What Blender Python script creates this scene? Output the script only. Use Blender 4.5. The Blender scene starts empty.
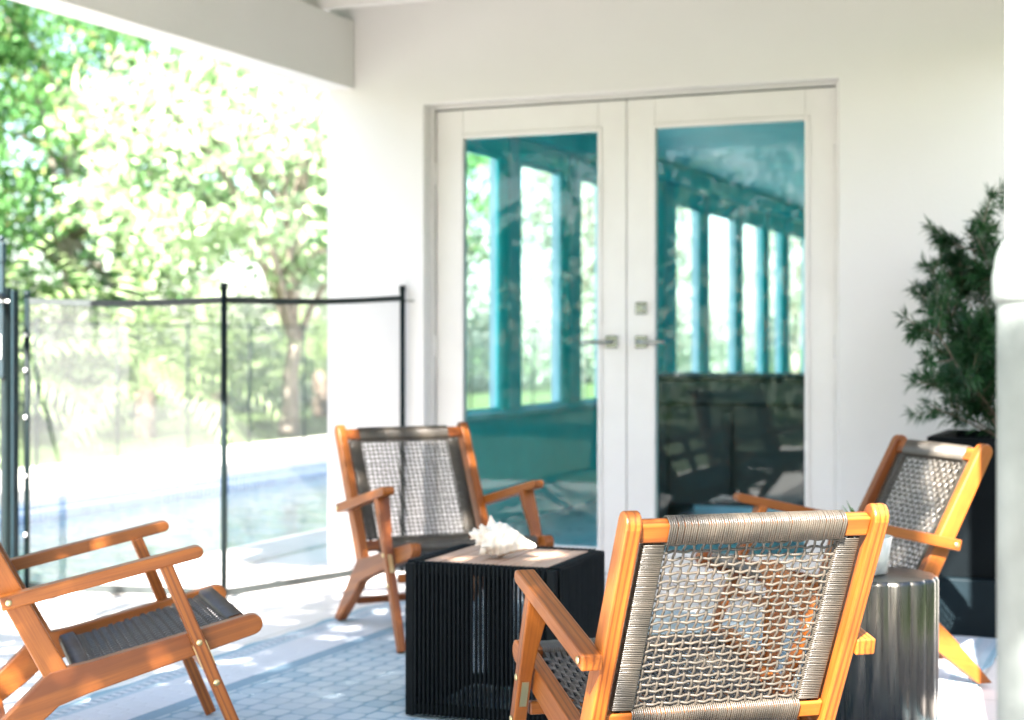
import bpy, bmesh, math, random
import numpy as np
from mathutils import Vector, Matrix

R = math.radians
rng = np.random.default_rng(7)
random.seed(7)
sc = bpy.context.scene
COL = sc.collection

TH = 0.4032                      # camera yaw, radians, left of the wall normal
CT, ST = math.cos(TH), math.sin(TH)
CAMH = 1.07


def cam2w(xc, yc):               # camera-frame ground coordinates (right, forward) -> building axes
    return xc * CT - yc * ST, xc * ST + yc * CT


# ------------------------------------------------------------------ mesh helpers
class MB:
    """collects shapes and links them as one mesh object"""

    def __init__(self):
        self.v = []; self.f = []; self.g = []; self.n = 0; self.s = []

    def add(self, v, f, g=None, smooth=False):
        v = [tuple(p) for p in v]
        self.v += v
        n = self.n
        self.f += [tuple(i + n for i in q) for q in f]
        self.s += [smooth] * len(f)
        self.g += [tuple(p) for p in (g if g is not None else v)]
        self.n += len(v)
        return self

    def bm(self, b, grain=None, smooth=False):
        b.verts.ensure_lookup_table(); b.verts.index_update()
        v = [p.co.copy() for p in b.verts]
        f = [[p.index for p in q.verts] for q in b.faces]
        g = [grain(p) for p in v] if grain else None
        b.free()
        return self.add(v, f, g, smooth)

    def box(self, lo, hi, bev=0.0, seg=1):
        b = bmesh.new()
        c = [(lo[i] + hi[i]) / 2 for i in range(3)]
        d = [abs(hi[i] - lo[i]) for i in range(3)]
        bmesh.ops.create_cube(b, size=1.0, matrix=Matrix.Translation(c) @ Matrix.Diagonal((*d, 1)))
        if bev: bmesh.ops.bevel(b, geom=list(b.edges), offset=bev, segments=seg, affect='EDGES', profile=.5)
        ax = d.index(max(d))
        o = random.random() * 5
        def gr(p):
            q = [p.x, p.y, p.z]
            r = [q[ax]] + [q[i] for i in range(3) if i != ax]
            return (r[0] + o, r[1] + o, r[2])
        return self.bm(b, gr)

    def prism(self, pts, frame, t0, t1, bev=0.0, seg=1, gdir=None):
        """outline pts (a,b) in frame (origin, ea, eb, ec), thickness from t0 to t1 along ec"""
        O, ea, eb, ec = [Vector(q) for q in frame]
        b = bmesh.new()
        lo = [b.verts.new(O + ea * p[0] + eb * p[1] + ec * t0) for p in pts]
        hi = [b.verts.new(O + ea * p[0] + eb * p[1] + ec * t1) for p in pts]
        n = len(pts)
        b.faces.new(lo[::-1]); b.faces.new(hi)
        for i in range(n):
            b.faces.new((lo[i], lo[(i + 1) % n], hi[(i + 1) % n], hi[i]))
        bmesh.ops.recalc_face_normals(b, faces=list(b.faces))
        if bev:
            es = [e for e in b.edges if e.calc_face_angle(0) > .5]
            bmesh.ops.bevel(b, geom=es, offset=bev, segments=seg, affect='EDGES', profile=.5, clamp_overlap=True)
        gd = Vector(gdir).normalized() if gdir is not None else ea
        sd = gd.cross(ec)
        o = random.random() * 5
        return self.bm(b, lambda p: (p.dot(gd) + o, p.dot(ec) + o, p.dot(sd)))

    def tube(self, path, rad, sides=6, closed=False, caps=True, smooth=True):
        P = [Vector(p) for p in path]
        n = len(P)
        rs = rad if hasattr(rad, '__len__') else [rad] * n
        v = []; f = []
        up = None
        for i in range(n):
            a = P[(i - 1) % n] if (closed or i) else P[i]
            c = P[(i + 1) % n] if (closed or i < n - 1) else P[i]
            t = (c - a).normalized()
            if up is None:
                up = Vector((0, 0, 1)) if abs(t.z) < .9 else Vector((1, 0, 0))
            x = t.cross(up)
            if x.length < 1e-6: x = t.orthogonal()
            x.normalize(); y = x.cross(t).normalized(); up = y
            for k in range(sides):
                an = 2 * math.pi * k / sides
                v.append(P[i] + (x * math.cos(an) + y * math.sin(an)) * rs[i])
        m = n if closed else n - 1
        for i in range(m):
            j = (i + 1) % n
            for k in range(sides):
                l = (k + 1) % sides
                f.append((i * sides + k, i * sides + l, j * sides + l, j * sides + k))
        if caps and not closed:
            f.append(tuple(range(sides))[::-1]); f.append(tuple(range((n - 1) * sides, n * sides)))
        return self.add(v, f, smooth=smooth)

    def lathe(self, prof, c=(0, 0, 0), seg=32, fn=None, smooth=True, capb=True, capt=True):
        v = []; f = []
        for r, z in prof:
            for k in range(seg):
                an = 2 * math.pi * k / seg
                q = r * (fn(an, z) if fn else 1)
                v.append((c[0] + q * math.cos(an), c[1] + q * math.sin(an), c[2] + z))
        for i in range(len(prof) - 1):
            for k in range(seg):
                l = (k + 1) % seg
                f.append((i * seg + k, i * seg + l, (i + 1) * seg + l, (i + 1) * seg + k))
        if capb: f.append(tuple(range(seg))[::-1])
        if capt: f.append(tuple(range((len(prof) - 1) * seg, len(prof) * seg)))
        return self.add(v, f, smooth=smooth)

    def build(self, name, mat, parent=None):
        me = bpy.data.meshes.new(name)
        me.from_pydata(self.v, [], self.f)
        me.polygons.foreach_set('use_smooth', self.s)
        at = me.attributes.new('gco', 'FLOAT_VECTOR', 'POINT')
        at.data.foreach_set('vector', np.array(self.g, dtype=np.float32).ravel())
        me.materials.append(mat)
        me.update()
        return link(name, me, parent)


def link(name, me, parent=None):
    o = bpy.data.objects.new(name, me)
    COL.objects.link(o)
    if parent: o.parent = parent
    return o


def quads_obj(name, V, mat, parent=None, k=4):
    """V: (n,k,3) array of separate small faces"""
    n = len(V)
    me = bpy.data.meshes.new(name)
    me.vertices.add(n * k)
    me.vertices.foreach_set('co', V.astype(np.float32).ravel())
    me.loops.add(n * k)
    me.loops.foreach_set('vertex_index', np.arange(n * k, dtype=np.int32))
    me.polygons.add(n)
    me.polygons.foreach_set('loop_start', np.arange(0, n * k, k, dtype=np.int32))
    me.polygons.foreach_set('loop_total', np.full(n, k, dtype=np.int32))
    me.update(calc_edges=True)
    me.validate()
    me.materials.append(mat)
    return link(name, me, parent)


def thing(name, label, cat, loc=(0, 0, 0), rz=0, group=None):
    o = bpy.data.objects.new(name, None)
    o.empty_display_size = .2
    COL.objects.link(o)
    o.location = loc; o.rotation_euler = (0, 0, rz)
    o['label'] = label; o['category'] = cat
    if group: o['group'] = group
    return o


def tag(o, label, cat, group=None):
    o['label'] = label; o['category'] = cat
    if group: o['group'] = group
    return o


def struct(o, kind='structure', label=None):
    o['kind'] = kind
    if label: o['label'] = label
    return o


def copy_tree(o, parent=None):
    c = o.copy(); COL.objects.link(c)
    if parent is not None: c.parent = parent
    for ch in list(o.children):
        copy_tree(ch, c)
    return c


# ------------------------------------------------------------------ materials
class NT:
    def __init__(self, name):
        self.m = bpy.data.materials.new(name); self.m.use_nodes = True
        self.t = self.m.node_tree; self.t.nodes.clear()
        self.out = self.t.nodes.new('ShaderNodeOutputMaterial')

    def n(self, typ, **kw):
        nd = self.t.nodes.new('ShaderNode' + typ)
        for k, v in kw.items():
            if k in nd.inputs: self.set(nd, k, v)
            else: setattr(nd, k, v)
        return nd

    def set(self, nd, k, v):
        if isinstance(v, bpy.types.NodeSocket): self.t.links.new(v, nd.inputs[k])
        elif isinstance(v, bpy.types.Node): self.t.links.new(v.outputs[0], nd.inputs[k])
        elif isinstance(v, (tuple, list)) and len(v) == 3 and nd.inputs[k].type == 'RGBA': nd.inputs[k].default_value = (*v, 1)
        else: nd.inputs[k].default_value = v

    def math(self, op, a, b=0.0, c=None):
        nd = self.n('Math', operation=op)
        self.set(nd, 0, a); self.set(nd, 1, b)
        if c is not None: self.set(nd, 2, c)
        return nd.outputs[0]

    def mix(self, fac, a, b, blend='MIX'):
        nd = self.n('Mix', data_type='RGBA', blend_type=blend)
        self.set(nd, 0, fac); self.set(nd, 6, a); self.set(nd, 7, b)
        return nd.outputs[2]

    def ramp(self, fac, stops, interp='LINEAR'):
        nd = self.n('ValToRGB'); self.set(nd, 0, fac)
        r = nd.color_ramp; r.interpolation = interp
        while len(r.elements) < len(stops): r.elements.new(.5)
        for e, (p, c) in zip(r.elements, stops):
            e.position = p; e.color = (*c, 1) if len(c) == 3 else c
        return nd.outputs[0]

    def coord(self, attr=None):
        if attr: return self.n('Attribute', attribute_name=attr).outputs['Vector']
        return self.n('TexCoord').outputs['Object']

    def noise(self, vec, scale, detail=3, rough=.5, out='Fac'):
        nd = self.n('TexNoise', Scale=scale, Detail=detail, Roughness=rough)
        self.set(nd, 'Vector', vec)
        return nd.outputs[out]

    def mapping(self, vec, sc=(1, 1, 1), rot=(0, 0, 0), loc=(0, 0, 0)):
        nd = self.n('Mapping'); self.set(nd, 'Vector', vec)
        nd.inputs['Scale'].default_value = sc; nd.inputs['Rotation'].default_value = rot; nd.inputs['Location'].default_value = loc
        return nd.outputs[0]

    def bump(self, h, strength=.3, dist=.01):
        nd = self.n('Bump', Strength=strength, Distance=dist); self.set(nd, 'Height', h)
        return nd.outputs[0]

    def pbsdf(self, color, rough=.5, metal=0.0, normal=None, spec=None, **kw):
        nd = self.n('BsdfPrincipled')
        self.set(nd, 'Base Color', color); self.set(nd, 'Roughness', rough); self.set(nd, 'Metallic', metal)
        if normal is not None: self.set(nd, 'Normal', normal)
        if spec is not None: self.set(nd, 'Specular IOR Level', spec)
        for k, v in kw.items(): self.set(nd, k, v)
        return nd

    def done(self, sh):
        self.t.links.new(sh.outputs[0], self.out.inputs[0]); return self.m


def mat_plain(name, col, rough=.5, metal=0, var=.15, scale=12, bumps=.1, bdist=.003, spec=None):
    t = NT(name); c = t.coord()
    f = t.noise(c, scale, 4)
    lo = tuple(x * (1 - var) for x in col); hi = tuple(min(1, x * (1 + var)) for x in col)
    colr = t.ramp(f, [(.3, lo), (.7, hi)])
    nb = t.bump(t.noise(c, scale * 8, 3), bumps, bdist)
    rr = t.math('MULTIPLY_ADD', t.noise(c, scale * 2.3, 2), .2, rough - .1)
    return t.done(t.pbsdf(colr, rr, metal, nb, spec))


def mat_wall():
    t = NT('painted_stucco'); c = t.coord()
    big = t.noise(c, 1.2, 4); fine = t.noise(c, 90, 3); mid = t.noise(c, 14, 3)
    col = t.ramp(big, [(.3, (.69, .66, .655)), (.7, (.73, .705, .705))])
    h = t.math('MULTIPLY_ADD', mid, .8, fine)
    return t.done(t.pbsdf(col, .7, 0, t.bump(h, .32, .004)))


def mat_trim():
    t = NT('satin_white_paint'); c = t.coord()
    col = t.ramp(t.noise(c, 5, 4), [(.3, (.68, .65, .645)), (.7, (.72, .695, .69))])
    return t.done(t.pbsdf(col, .38, 0, t.bump(t.noise(c, 60, 2), .05, .002)))


def mat_wood(name, a, b, dark, rough=.42):
    t = NT(name); g = t.coord('gco')
    g1 = t.mapping(g, (2.2, 26, 26))
    n1 = t.noise(g1, 1.6, 5, .6)
    rings = t.n('TexWave', wave_type='BANDS', bands_direction='Y', Scale=1.1, Distortion=5.0, Detail=3, **{'Detail Scale': .8})
    t.set(rings, 'Vector', t.mapping(g, (1.2, 22, 22)))
    fib = t.noise(t.mapping(g, (8, 320, 320)), 1.0, 3)
    base = t.ramp(n1, [(.25, a), (.75, b)])
    base = t.mix(t.ramp(rings.outputs[1], [(.5, (0, 0, 0)), (1, (.75, .75, .75))]), base, dark)
    oi = t.n('ObjectInfo')
    base = t.mix(t.math('MULTIPLY', oi.outputs['Random'], .28), base, dark)
    base = t.mix(t.math('MULTIPLY', t.math('POWER', fib, 2.0), .95), base, dark)
    blot = t.noise(t.coord(), 9, 4)
    base = t.mix(t.ramp(blot, [(.5, (0, 0, 0)), (.8, (.35, .35, .35))]), base, dark)
    return t.done(t.pbsdf(base, t.math('MULTIPLY_ADD', fib, .2, rough - .08), 0, t.bump(fib, .12, .001), .45))


def mat_cord():
    t = NT('resin_cord'); c = t.coord()
    col = t.ramp(t.noise(c, 30, 3), [(.3, (.042, .036, .028)), (.7, (.070, .056, .042))])
    tw = t.n('TexWave', wave_type='BANDS', bands_direction='DIAGONAL', Scale=260, Distortion=1.0)
    t.set(tw, 'Vector', c)
    return t.done(t.pbsdf(col, .34, 0, t.bump(tw.outputs[1], .25, .0006), .8))


def mat_leaf(name, dark, light, trans, tfac=.35, rough=.5, yellow=None):
    t = NT(name); c = t.coord()
    w = t.n('TexWhiteNoise', noise_dimensions='3D')
    v = t.n('VectorMath', operation='SNAP'); t.set(v, 0, c); v.inputs[1].default_value = (.12, .12, .12)
    t.t.links.new(v.outputs[0], w.inputs['Vector'])
    f = t.math('ADD', t.math('MULTIPLY', t.noise(c, .9, 3), .6), t.math('MULTIPLY', w.outputs['Value'], .4))
    col = t.ramp(f, [(.25, dark), (.75, light)])
    if yellow:
        col = t.mix(t.math('GREATER_THAN', w.outputs['Value'], .9), col, yellow)
    p = t.pbsdf(col, rough, 0, None, .4)
    tr = t.n('BsdfTranslucent'); t.set(tr, 'Color', t.mix(.5, col, trans))
    mx = t.n('MixShader'); mx.inputs[0].default_value = tfac
    t.t.links.new(p.outputs[0], mx.inputs[1]); t.t.links.new(tr.outputs[0], mx.inputs[2])
    return t.done(mx)


def mat_glass(name, tint, extra=0.0):
    t = NT(name)
    tr = t.n('BsdfTransparent'); t.set(tr, 'Color', tint)
    gl = t.n('BsdfGlossy', Roughness=0.0); t.set(gl, 'Color', (.95, 1, 1))
    c = t.coord()
    fr = t.n('Fresnel', IOR=1.52)
    nb = t.bump(t.noise(c, 1.6, 1), .02, .02)
    t.set(gl, 'Normal', nb)
    mx = t.n('MixShader')
    t.t.links.new(t.math('MULTIPLY_ADD', fr.outputs[0], .5, extra), mx.inputs[0])
    t.t.links.new(tr.outputs[0], mx.inputs[1]); t.t.links.new(gl.outputs[0], mx.inputs[2])
    return t.done(mx)


def mat_mesh_fabric():
    t = NT('fence_mesh_fabric'); c = t.coord()
    d = t.pbsdf((.29, .29, .29), .7)
    tl = t.n('BsdfTranslucent'); t.set(tl, 'Color', (.26, .26, .26))
    a = t.n('MixShader'); a.inputs[0].default_value = .4
    t.t.links.new(d.outputs[0], a.inputs[1]); t.t.links.new(tl.outputs[0], a.inputs[2])
    tr = t.n('BsdfTransparent'); t.set(tr, 'Color', (1, 1, 1))
    mx = t.n('MixShader')
    f = t.math('MULTIPLY_ADD', t.noise(c, 3, 3), .08, .14)
    t.t.links.new(f, mx.inputs[0])
    t.t.links.new(tr.outputs[0], mx.inputs[1]); t.t.links.new(a.outputs[0], mx.inputs[2])
    return t.done(mx)


def mat_tiles(name, col, joint, w, h, jw, rough=.5, offset=0.0, rot=0.0, var=.06, bmp=.3):
    t = NT(name); c = t.coord()
    m = t.mapping(c, (1, 1, 1), (0, 0, rot))
    b = t.n('TexBrick', offset=offset, **{'Scale': 1.0, 'Mortar Size': jw, 'Brick Width': w, 'Row Height': h, 'Mortar Smooth': .15, 'Bias': 0.0})
    t.set(b, 'Vector', m)
    t.set(b, 'Color1', tuple(x * (1 - var) for x in col)); t.set(b, 'Color2', tuple(min(1, x * (1 + var)) for x in col)); t.set(b, 'Mortar', joint)
    st = t.noise(c, 3.5, 6, .65); sp = t.noise(c, 60, 4)
    colr = t.mix(t.math('MULTIPLY', st, .35), b.outputs[0], tuple(x * .72 for x in col))
    colr = t.mix(t.math('MULTIPLY', t.math('GREATER_THAN', sp, .62), .25), colr, tuple(x * .6 for x in col))
    h_ = t.math('SUBTRACT', t.math('MULTIPLY', sp, .25), b.outputs['Fac'])
    return t.done(t.pbsdf(colr, t.math('MULTIPLY_ADD', st, .25, rough - .12), 0, t.bump(h_, bmp, .004)))


def mat_rug(W):
    t = NT('woven_rug'); c = t.coord()
    s = t.n('SeparateXYZ'); t.set(s, 0, c)
    u, v = s.outputs[0], s.outputs[1]
    d = t.math('MINIMUM', u, t.math('SUBTRACT', W, u))
    wob = t.math('MULTIPLY', t.math('SUBTRACT', t.noise(c, 60, 2), .5), .006)
    d = t.math('ADD', d, wob)
    blue, lblue, white = (.24, .35, .43), (.43, .52, .58), (.66, .67, .70)
    ru = t.math('DIVIDE', u, .073)
    row = t.math('FLOOR', ru)
    wv_ = t.math('MULTIPLY_ADD', row, .5, t.math('DIVIDE', v, .085))
    fx = t.math('ABSOLUTE', t.math('SUBTRACT', t.math('FRACT', wv_), .5))
    fy = t.math('ABSOLUTE', t.math('SUBTRACT', t.math('FRACT', ru), .5))
    dd = t.math('ADD', t.math('POWER', t.math('MULTIPLY', fx, 2.0), 4.0), t.math('POWER', t.math('MULTIPLY', fy, 2.0), 4.0))
    dd = t.math('ADD', dd, t.math('MULTIPLY', t.math('SUBTRACT', t.noise(c, 55, 2), .5), .5))
    cw_ = t.n('TexWhiteNoise', noise_dimensions='2D')
    cc = t.n('CombineXYZ'); t.set(cc, 0, row); t.set(cc, 1, t.math('FLOOR', wv_)); t.t.links.new(cc.outputs[0], cw_.inputs['Vector'])
    blk = t.mix(cw_.outputs['Value'], (.40, .50, .56), (.56, .62, .65))
    line = t.ramp(dd, [(.42, (0, 0, 0)), (.85, (1, 1, 1))])
    fld = t.mix(line, blk, (.24, .36, .44))
    patch = t.noise(c, 2.3, 3)
    field = t.mix(t.ramp(patch, [(.45, (0, 0, 0)), (.75, (.6, .6, .6))]), fld, (.62, .62, .61))
    dash = t.math('GREATER_THAN', t.math('FRACT', t.math('MULTIPLY', v, 26.0)), .5)
    dcol = t.mix(dash, white, (.30, .38, .45))
    sel = lambda a, lo, x, y: t.mix(t.math('GREATER_THAN', d, lo), x, y)
    col = sel(d, .018, (.26, .40, .48), lblue)
    col = sel(d, .040, col, dcol)
    col = sel(d, .072, col, lblue)
    col = sel(d, .095, col, white)
    col = sel(d, .285, col, blue)
    col = sel(d, .345, col, field)
    th = t.noise(t.mapping(c, (1, .25, 1)), 420, 2)
    col = t.mix(t.math('MULTIPLY', th, .28), col, (.25, .33, .38))
    hh = t.math('MULTIPLY_ADD', th, .6, t.math('SUBTRACT', 1.0, t.n('SeparateColor', Color=line).outputs[0]))
    return t.done(t.pbsdf(col, .85, 0, t.bump(hh, .5, .004), .2))


def mat_grass():
    t = NT('lawn_grass'); c = t.coord()
    n = t.math('MULTIPLY_ADD', t.noise(c, 14, 5, .7), .6, t.math('MULTIPLY', t.noise(c, .5, 3), .4))
    col = t.ramp(n, [(.3, (.045, .08, .025)), (.6, (.085, .13, .045)), (.8, (.14, .15, .07))])
    return t.done(t.pbsdf(col, .8, 0, t.bump(t.noise(c, 60, 3), .8, .03), .2))


def mat_water():
    t = NT('pool_water'); c = t.coord()
    w = t.n('TexNoise', Scale=3.2, Detail=3, Distortion=.8); t.set(w, 'Vector', c)
    nb = t.bump(w.outputs[0], .35, .05)
    fr = t.n('Fresnel', IOR=1.333); t.set(fr, 'Normal', nb)
    gl = t.n('BsdfGlossy', Roughness=.03); t.set(gl, 'Normal', nb); t.set(gl, 'Color', (1, 1, 1))
    tr = t.n('BsdfTransparent'); t.set(tr, 'Color', (.72, .93, .95))
    mx = t.n('MixShader'); t.t.links.new(fr.outputs[0], mx.inputs[0])
    t.t.links.new(tr.outputs[0], mx.inputs[1]); t.t.links.new(gl.outputs[0], mx.inputs[2])
    return t.done(mx)


def mat_plaster():
    t = NT('pool_plaster'); c = t.coord()
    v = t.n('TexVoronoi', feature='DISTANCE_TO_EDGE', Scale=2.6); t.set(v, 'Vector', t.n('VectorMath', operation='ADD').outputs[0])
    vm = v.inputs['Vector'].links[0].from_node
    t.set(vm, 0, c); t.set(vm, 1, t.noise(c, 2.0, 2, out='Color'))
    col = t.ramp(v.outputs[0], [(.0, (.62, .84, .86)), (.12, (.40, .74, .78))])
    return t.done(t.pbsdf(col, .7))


def mat_metal(name, col, rough=.25, hammer=0.0, stretch=(1, 1, 1)):
    t = NT(name); c = t.coord()
    n = t.noise(t.mapping(c, stretch), 8, 4)
    colr = t.ramp(n, [(.3, tuple(x * .8 for x in col)), (.7, col)])
    sm = t.noise(c, 40, 4)
    nb = t.bump(t.noise(c, 55, 2), hammer, .004) if hammer else t.bump(sm, .05, .002)
    return t.done(t.pbsdf(colr, t.math('MULTIPLY_ADD', n, .25, rough - .1), 1.0, nb))


def mat_shell():
    t = NT('sea_shell'); c = t.coord()
    n = t.noise(c, 22, 4); n2 = t.noise(c, 9, 2)
    col = t.ramp(n, [(.3, (.60, .50, .40)), (.55, (.72, .66, .58)), (.8, (.78, .74, .69))])
    col = t.mix(t.ramp(n2, [(.62, (0, 0, 0)), (.75, (.7, .7, .7))]), col, (.42, .24, .12))
    return t.done(t.pbsdf(col, .5, 0, t.bump(t.noise(t.mapping(c, (1, 1, 1)), 120, 3), .35, .003), .4))


M = dict(
    wall=mat_wall(), trim=mat_trim(),
    wood=mat_wood('oiled_acacia', (.30, .080, .008), (.43, .136, .018), (.12, .027, .004)),
    slat=mat_wood('weathered_slat', (.50, .34, .25), (.62, .46, .36), (.30, .16, .10), .5),
    cord=mat_cord(),
    black=mat_plain('black_powder_coat', (.002, .004, .0055), .55, 0, .2, 20, .1, .003, .12),
    blackcord=mat_plain('black_cord', (.002, .004, .0055), .55, 0, .25, 40, .3, .003, .15),
    fencepost=mat_plain('green_black_metal', (.005, .011, .012), .5, 0, .2, 15, .1, .003, .15),
    bluemetal=mat_plain('blue_black_metal', (.003, .016, .022), .5, 0, .2, 15, .1),
    binding=mat_plain('fence_binding', (.022, .028, .028), .55, 0, .2, 15, .1),
    fabric=mat_mesh_fabric(),
    farmesh=mat_mesh_fabric(),
    brass=mat_metal('brass', (.75, .58, .30), .35),
    chrome=mat_metal('satin_nickel', (.36, .38, .37), .22),
    stool=mat_metal('dark_brushed_metal', (.105, .10, .09), .26, 0, (12, 12, .6)),
    stooltop=mat_metal('hammered_metal', (.17, .17, .165), .28, .6),
    glass=mat_glass('door_glass', (.82, .97, .96), .01),
    pane=mat_glass('window_glass', (.93, .98, .98)),
    teal=mat_plain('teal_paint', (.07, .78, .78), .45, 0, .08, 4, .08),
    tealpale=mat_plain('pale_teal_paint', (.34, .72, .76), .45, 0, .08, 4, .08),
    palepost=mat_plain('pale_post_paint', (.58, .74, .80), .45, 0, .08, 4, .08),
    tealceil=mat_plain('teal_ceiling_paint', (.07, .78, .80), .5, 0, .08, 3, .05),
    sunfloor=mat_tiles('sunroom_floor_tile', (.42, .62, .68), (.25, .36, .40), .5, .5, .006, .3),
    patio=mat_tiles('patio_stone', (.76, .70, .67), (.50, .46, .43), .62, .62, .006, .5, 0, 0, .04),
    deck=mat_tiles('pool_deck_stone', (.64, .61, .57), (.42, .40, .37), .62, .62, .006, .6, 0, 0, .05),
    coping=mat_tiles('coping_stone', (.55, .52, .49), (.38, .36, .34), 3, .45, .008, .6),
    mosaic=mat_tiles('pool_mosaic', (.22, .38, .62), (.70, .74, .76), .05, .05, .008, .25, 0, 0, .5),
    grass=mat_grass(), water=mat_water(), plaster=mat_plaster(),
    deckboard=mat_plain('ceiling_boards', (.46, .44, .43), .6, 0, .2, 3, .15),
    roof=mat_plain('roof_felt', (.25, .24, .23), .9, 0, .2, 5, .3),
    bark=mat_plain('bark', (.16, .12, .09), .85, 0, .35, 9, .6, .02),
    palebark=mat_plain('pale_bark', (.27, .23, .19), .85, 0, .25, 9, .5, .02),
    leaf_a=mat_leaf('leaf_mid', (.035, .14, .045), (.17, .34, .12), (.26, .52, .12), .45, .5, (.36, .36, .14)),
    leaf_b=mat_leaf('leaf_broad', (.20, .33, .16), (.50, .59, .40), (.42, .55, .26), .35, .35),
    leaf_c=mat_leaf('leaf_dark', (.018, .06, .016), (.06, .13, .035), (.18, .32, .05), .3, .5),
    leaf_glare=mat_leaf('leaf_overexposed', (.16, .22, .15), (.50, .52, .44), (.45, .5, .35), .35, .4),  # paler leaf colour stands in for overexposed sunlit foliage
    palm=mat_leaf('frond', (.16, .25, .10), (.38, .46, .24), (.3, .42, .1), .3, .4),
    podo=mat_leaf('podocarpus_leaf', (.006, .032, .012), (.020, .085, .026), (.05, .15, .03), .2, .4),
    succ=mat_leaf('small_plant_leaf', (.04, .14, .03), (.09, .24, .05), (.2, .4, .06), .25, .4),
    pot=mat_plain('matte_black_pot', (.0015, .003, .004), .6, 0, .3, 6, .1, .003, .08),
    base=mat_plain('slate_plinth', (.004, .009, .012), .6, 0, .25, 6, .15, .003, .1),
    ceramic=mat_plain('white_ceramic', (.80, .79, .78), .25, 0, .03, 8, .03),
    soil=mat_plain('soil', (.05, .035, .025), .95, 0, .4, 60, .8, .01),
    galv=mat_plain('grey_painted_pipe', (.165, .185, .178), .55, 0, .22, 9, .25),
    shell=mat_shell(),
    gtable=mat_plain('dark_table_side', (.010, .018, .020), .5, 0, .25, 5, .1),
    gtop=mat_plain('grey_table_apron', (.030, .040, .037), .5, 0, .2, 6, .1),
    gdark=mat_plain('dark_recess', (.012, .018, .018), .6, 0, .2, 6, .1),
)
M['rug'] = mat_rug(2.42)

# ------------------------------------------------------------------ setting
struct(MB().add([(-260, -260, -.03), (260, -260, -.03), (260, 260, -.03), (-260, 260, -.03)], [(0, 1, 2, 3)]).build('ground', M['grass']))
# leave a hole for the pool: deck pieces butt round it
PX0, PX1, PY0, PY1 = -7.78, -4.55, 4.2, 17.5


def sheet(name, rects, z, mat, loc=(0, 0, 0)):
    m = MB()
    for x0, y0, x1, y1 in rects:
        m.add([(x0, y0, z), (x1, y0, z), (x1, y1, z), (x0, y1, z)], [(0, 1, 2, 3)])
    return struct(m.build(name, mat))


bpy.data.objects.remove(bpy.data.objects['ground'])
sheet('ground', [(-260, -260, -9.2, 260), (.45, -260, 260, 260), (-9.2, -260, .45, -2.5), (-9.2, -2.5, -3.86, 2.2), (-9.2, 30, .45, 260)], -.02, M['grass'])
sheet('pool_deck', [(-9.2, 2.2, PX0 - .3, 30), (PX0 - .3, 2.2, -3.86, PY0 - .3), (PX0 - .3, PY1 + .3, -3.86, 30), (PX1 + .35, PY0 - .3, -3.86, PY1 + .3)], -.006, M['deck'])
sheet('patio_floor', [(-3.86, -2.5, .45, 6.9)], 0, M['patio'])
cp = MB()
for lo, hi in (((PX1, PY0 - .3, -.10), (PX1 + .35, PY1 + .3, .012)), ((PX0 - .3, PY0 - .3, -.10), (PX0, PY1 + .3, .012)),
               ((PX0, PY0 - .3, -.10), (PX1, PY0, .012)), ((PX0, PY1, -.10), (PX1, PY1 + .3, .012))):
    cp.box(lo, hi, .012, 2)
struct(cp.build('pool_coping', M['coping']))
bs = MB()
zb = -1.3
for a, b in (((PX0, PY0), (PX1, PY0)), ((PX1, PY0), (PX1, PY1)), ((PX1, PY1), (PX0, PY1)), ((PX0, PY1), (PX0, PY0))):
    bs.add([(*a, zb), (*b, zb), (*b, -.26), (*a, -.26)], [(0, 1, 2, 3)])
bs.add([(PX0, PY0, zb), (PX1, PY0, zb), (PX1, PY1, zb), (PX0, PY1, zb)], [(0, 1, 2, 3)])
struct(bs.build('pool_basin', M['plaster']))
# waterline mosaic, each wall as its own strip in local coordinates turned upright
ts = MB()
for lo, hi in (((PX0 - .02, PY0, -.26), (PX0 + .004, PY1, -.10)), ((PX1 - .004, PY0, -.26), (PX1 + .02, PY1, -.10)), ((PX0, PY1 - .004, -.26), (PX1, PY1 + .02, -.10))):
    ts.box(lo, hi)
tt = NT('pool_mosaic_upright'); c_ = tt.coord()
s_ = tt.n('SeparateXYZ'); tt.set(s_, 0, c_)
cb = tt.n('CombineXYZ'); tt.set(cb, 0, tt.math('ADD', s_.outputs[0], s_.outputs[1])); tt.set(cb, 1, s_.outputs[2])
b_ = tt.n('TexBrick', offset=0.0, **{'Scale': 1.0, 'Mortar Size': .006, 'Brick Width': .06, 'Row Height': .055})
tt.set(b_, 'Vector', cb); tt.set(b_, 'Color1', (.04, .09, .22)); tt.set(b_, 'Color2', (.10, .19, .34)); tt.set(b_, 'Mortar', (.5, .54, .58))
struct(ts.build('waterline_tiles', tt.done(tt.pbsdf(b_.outputs[0], .25))))
struct(MB().add([(PX0, PY0, -.21), (PX1, PY0, -.21), (PX1, PY1, -.21), (PX0, PY1, -.21)], [(0, 1, 2, 3)]).build('pool_water', M['water']))

# ------------------------------------------------------------------ the house: porch wall, roof, door, sunroom
HO = Vector((-2.3, 6.7, 0))
house = thing('house', 'white house with covered porch, glazed double doors and teal sunroom behind them', 'house', HO)


class HB(MB):                     # house pieces are given in building coordinates
    def build(self, name, mat, parent=None):
        self.v = [(x - HO.x, y - HO.y, z - HO.z) for x, y, z in self.v] if parent is house or parent is None else self.v
        return MB.build(self, name, mat, parent or house)


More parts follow.
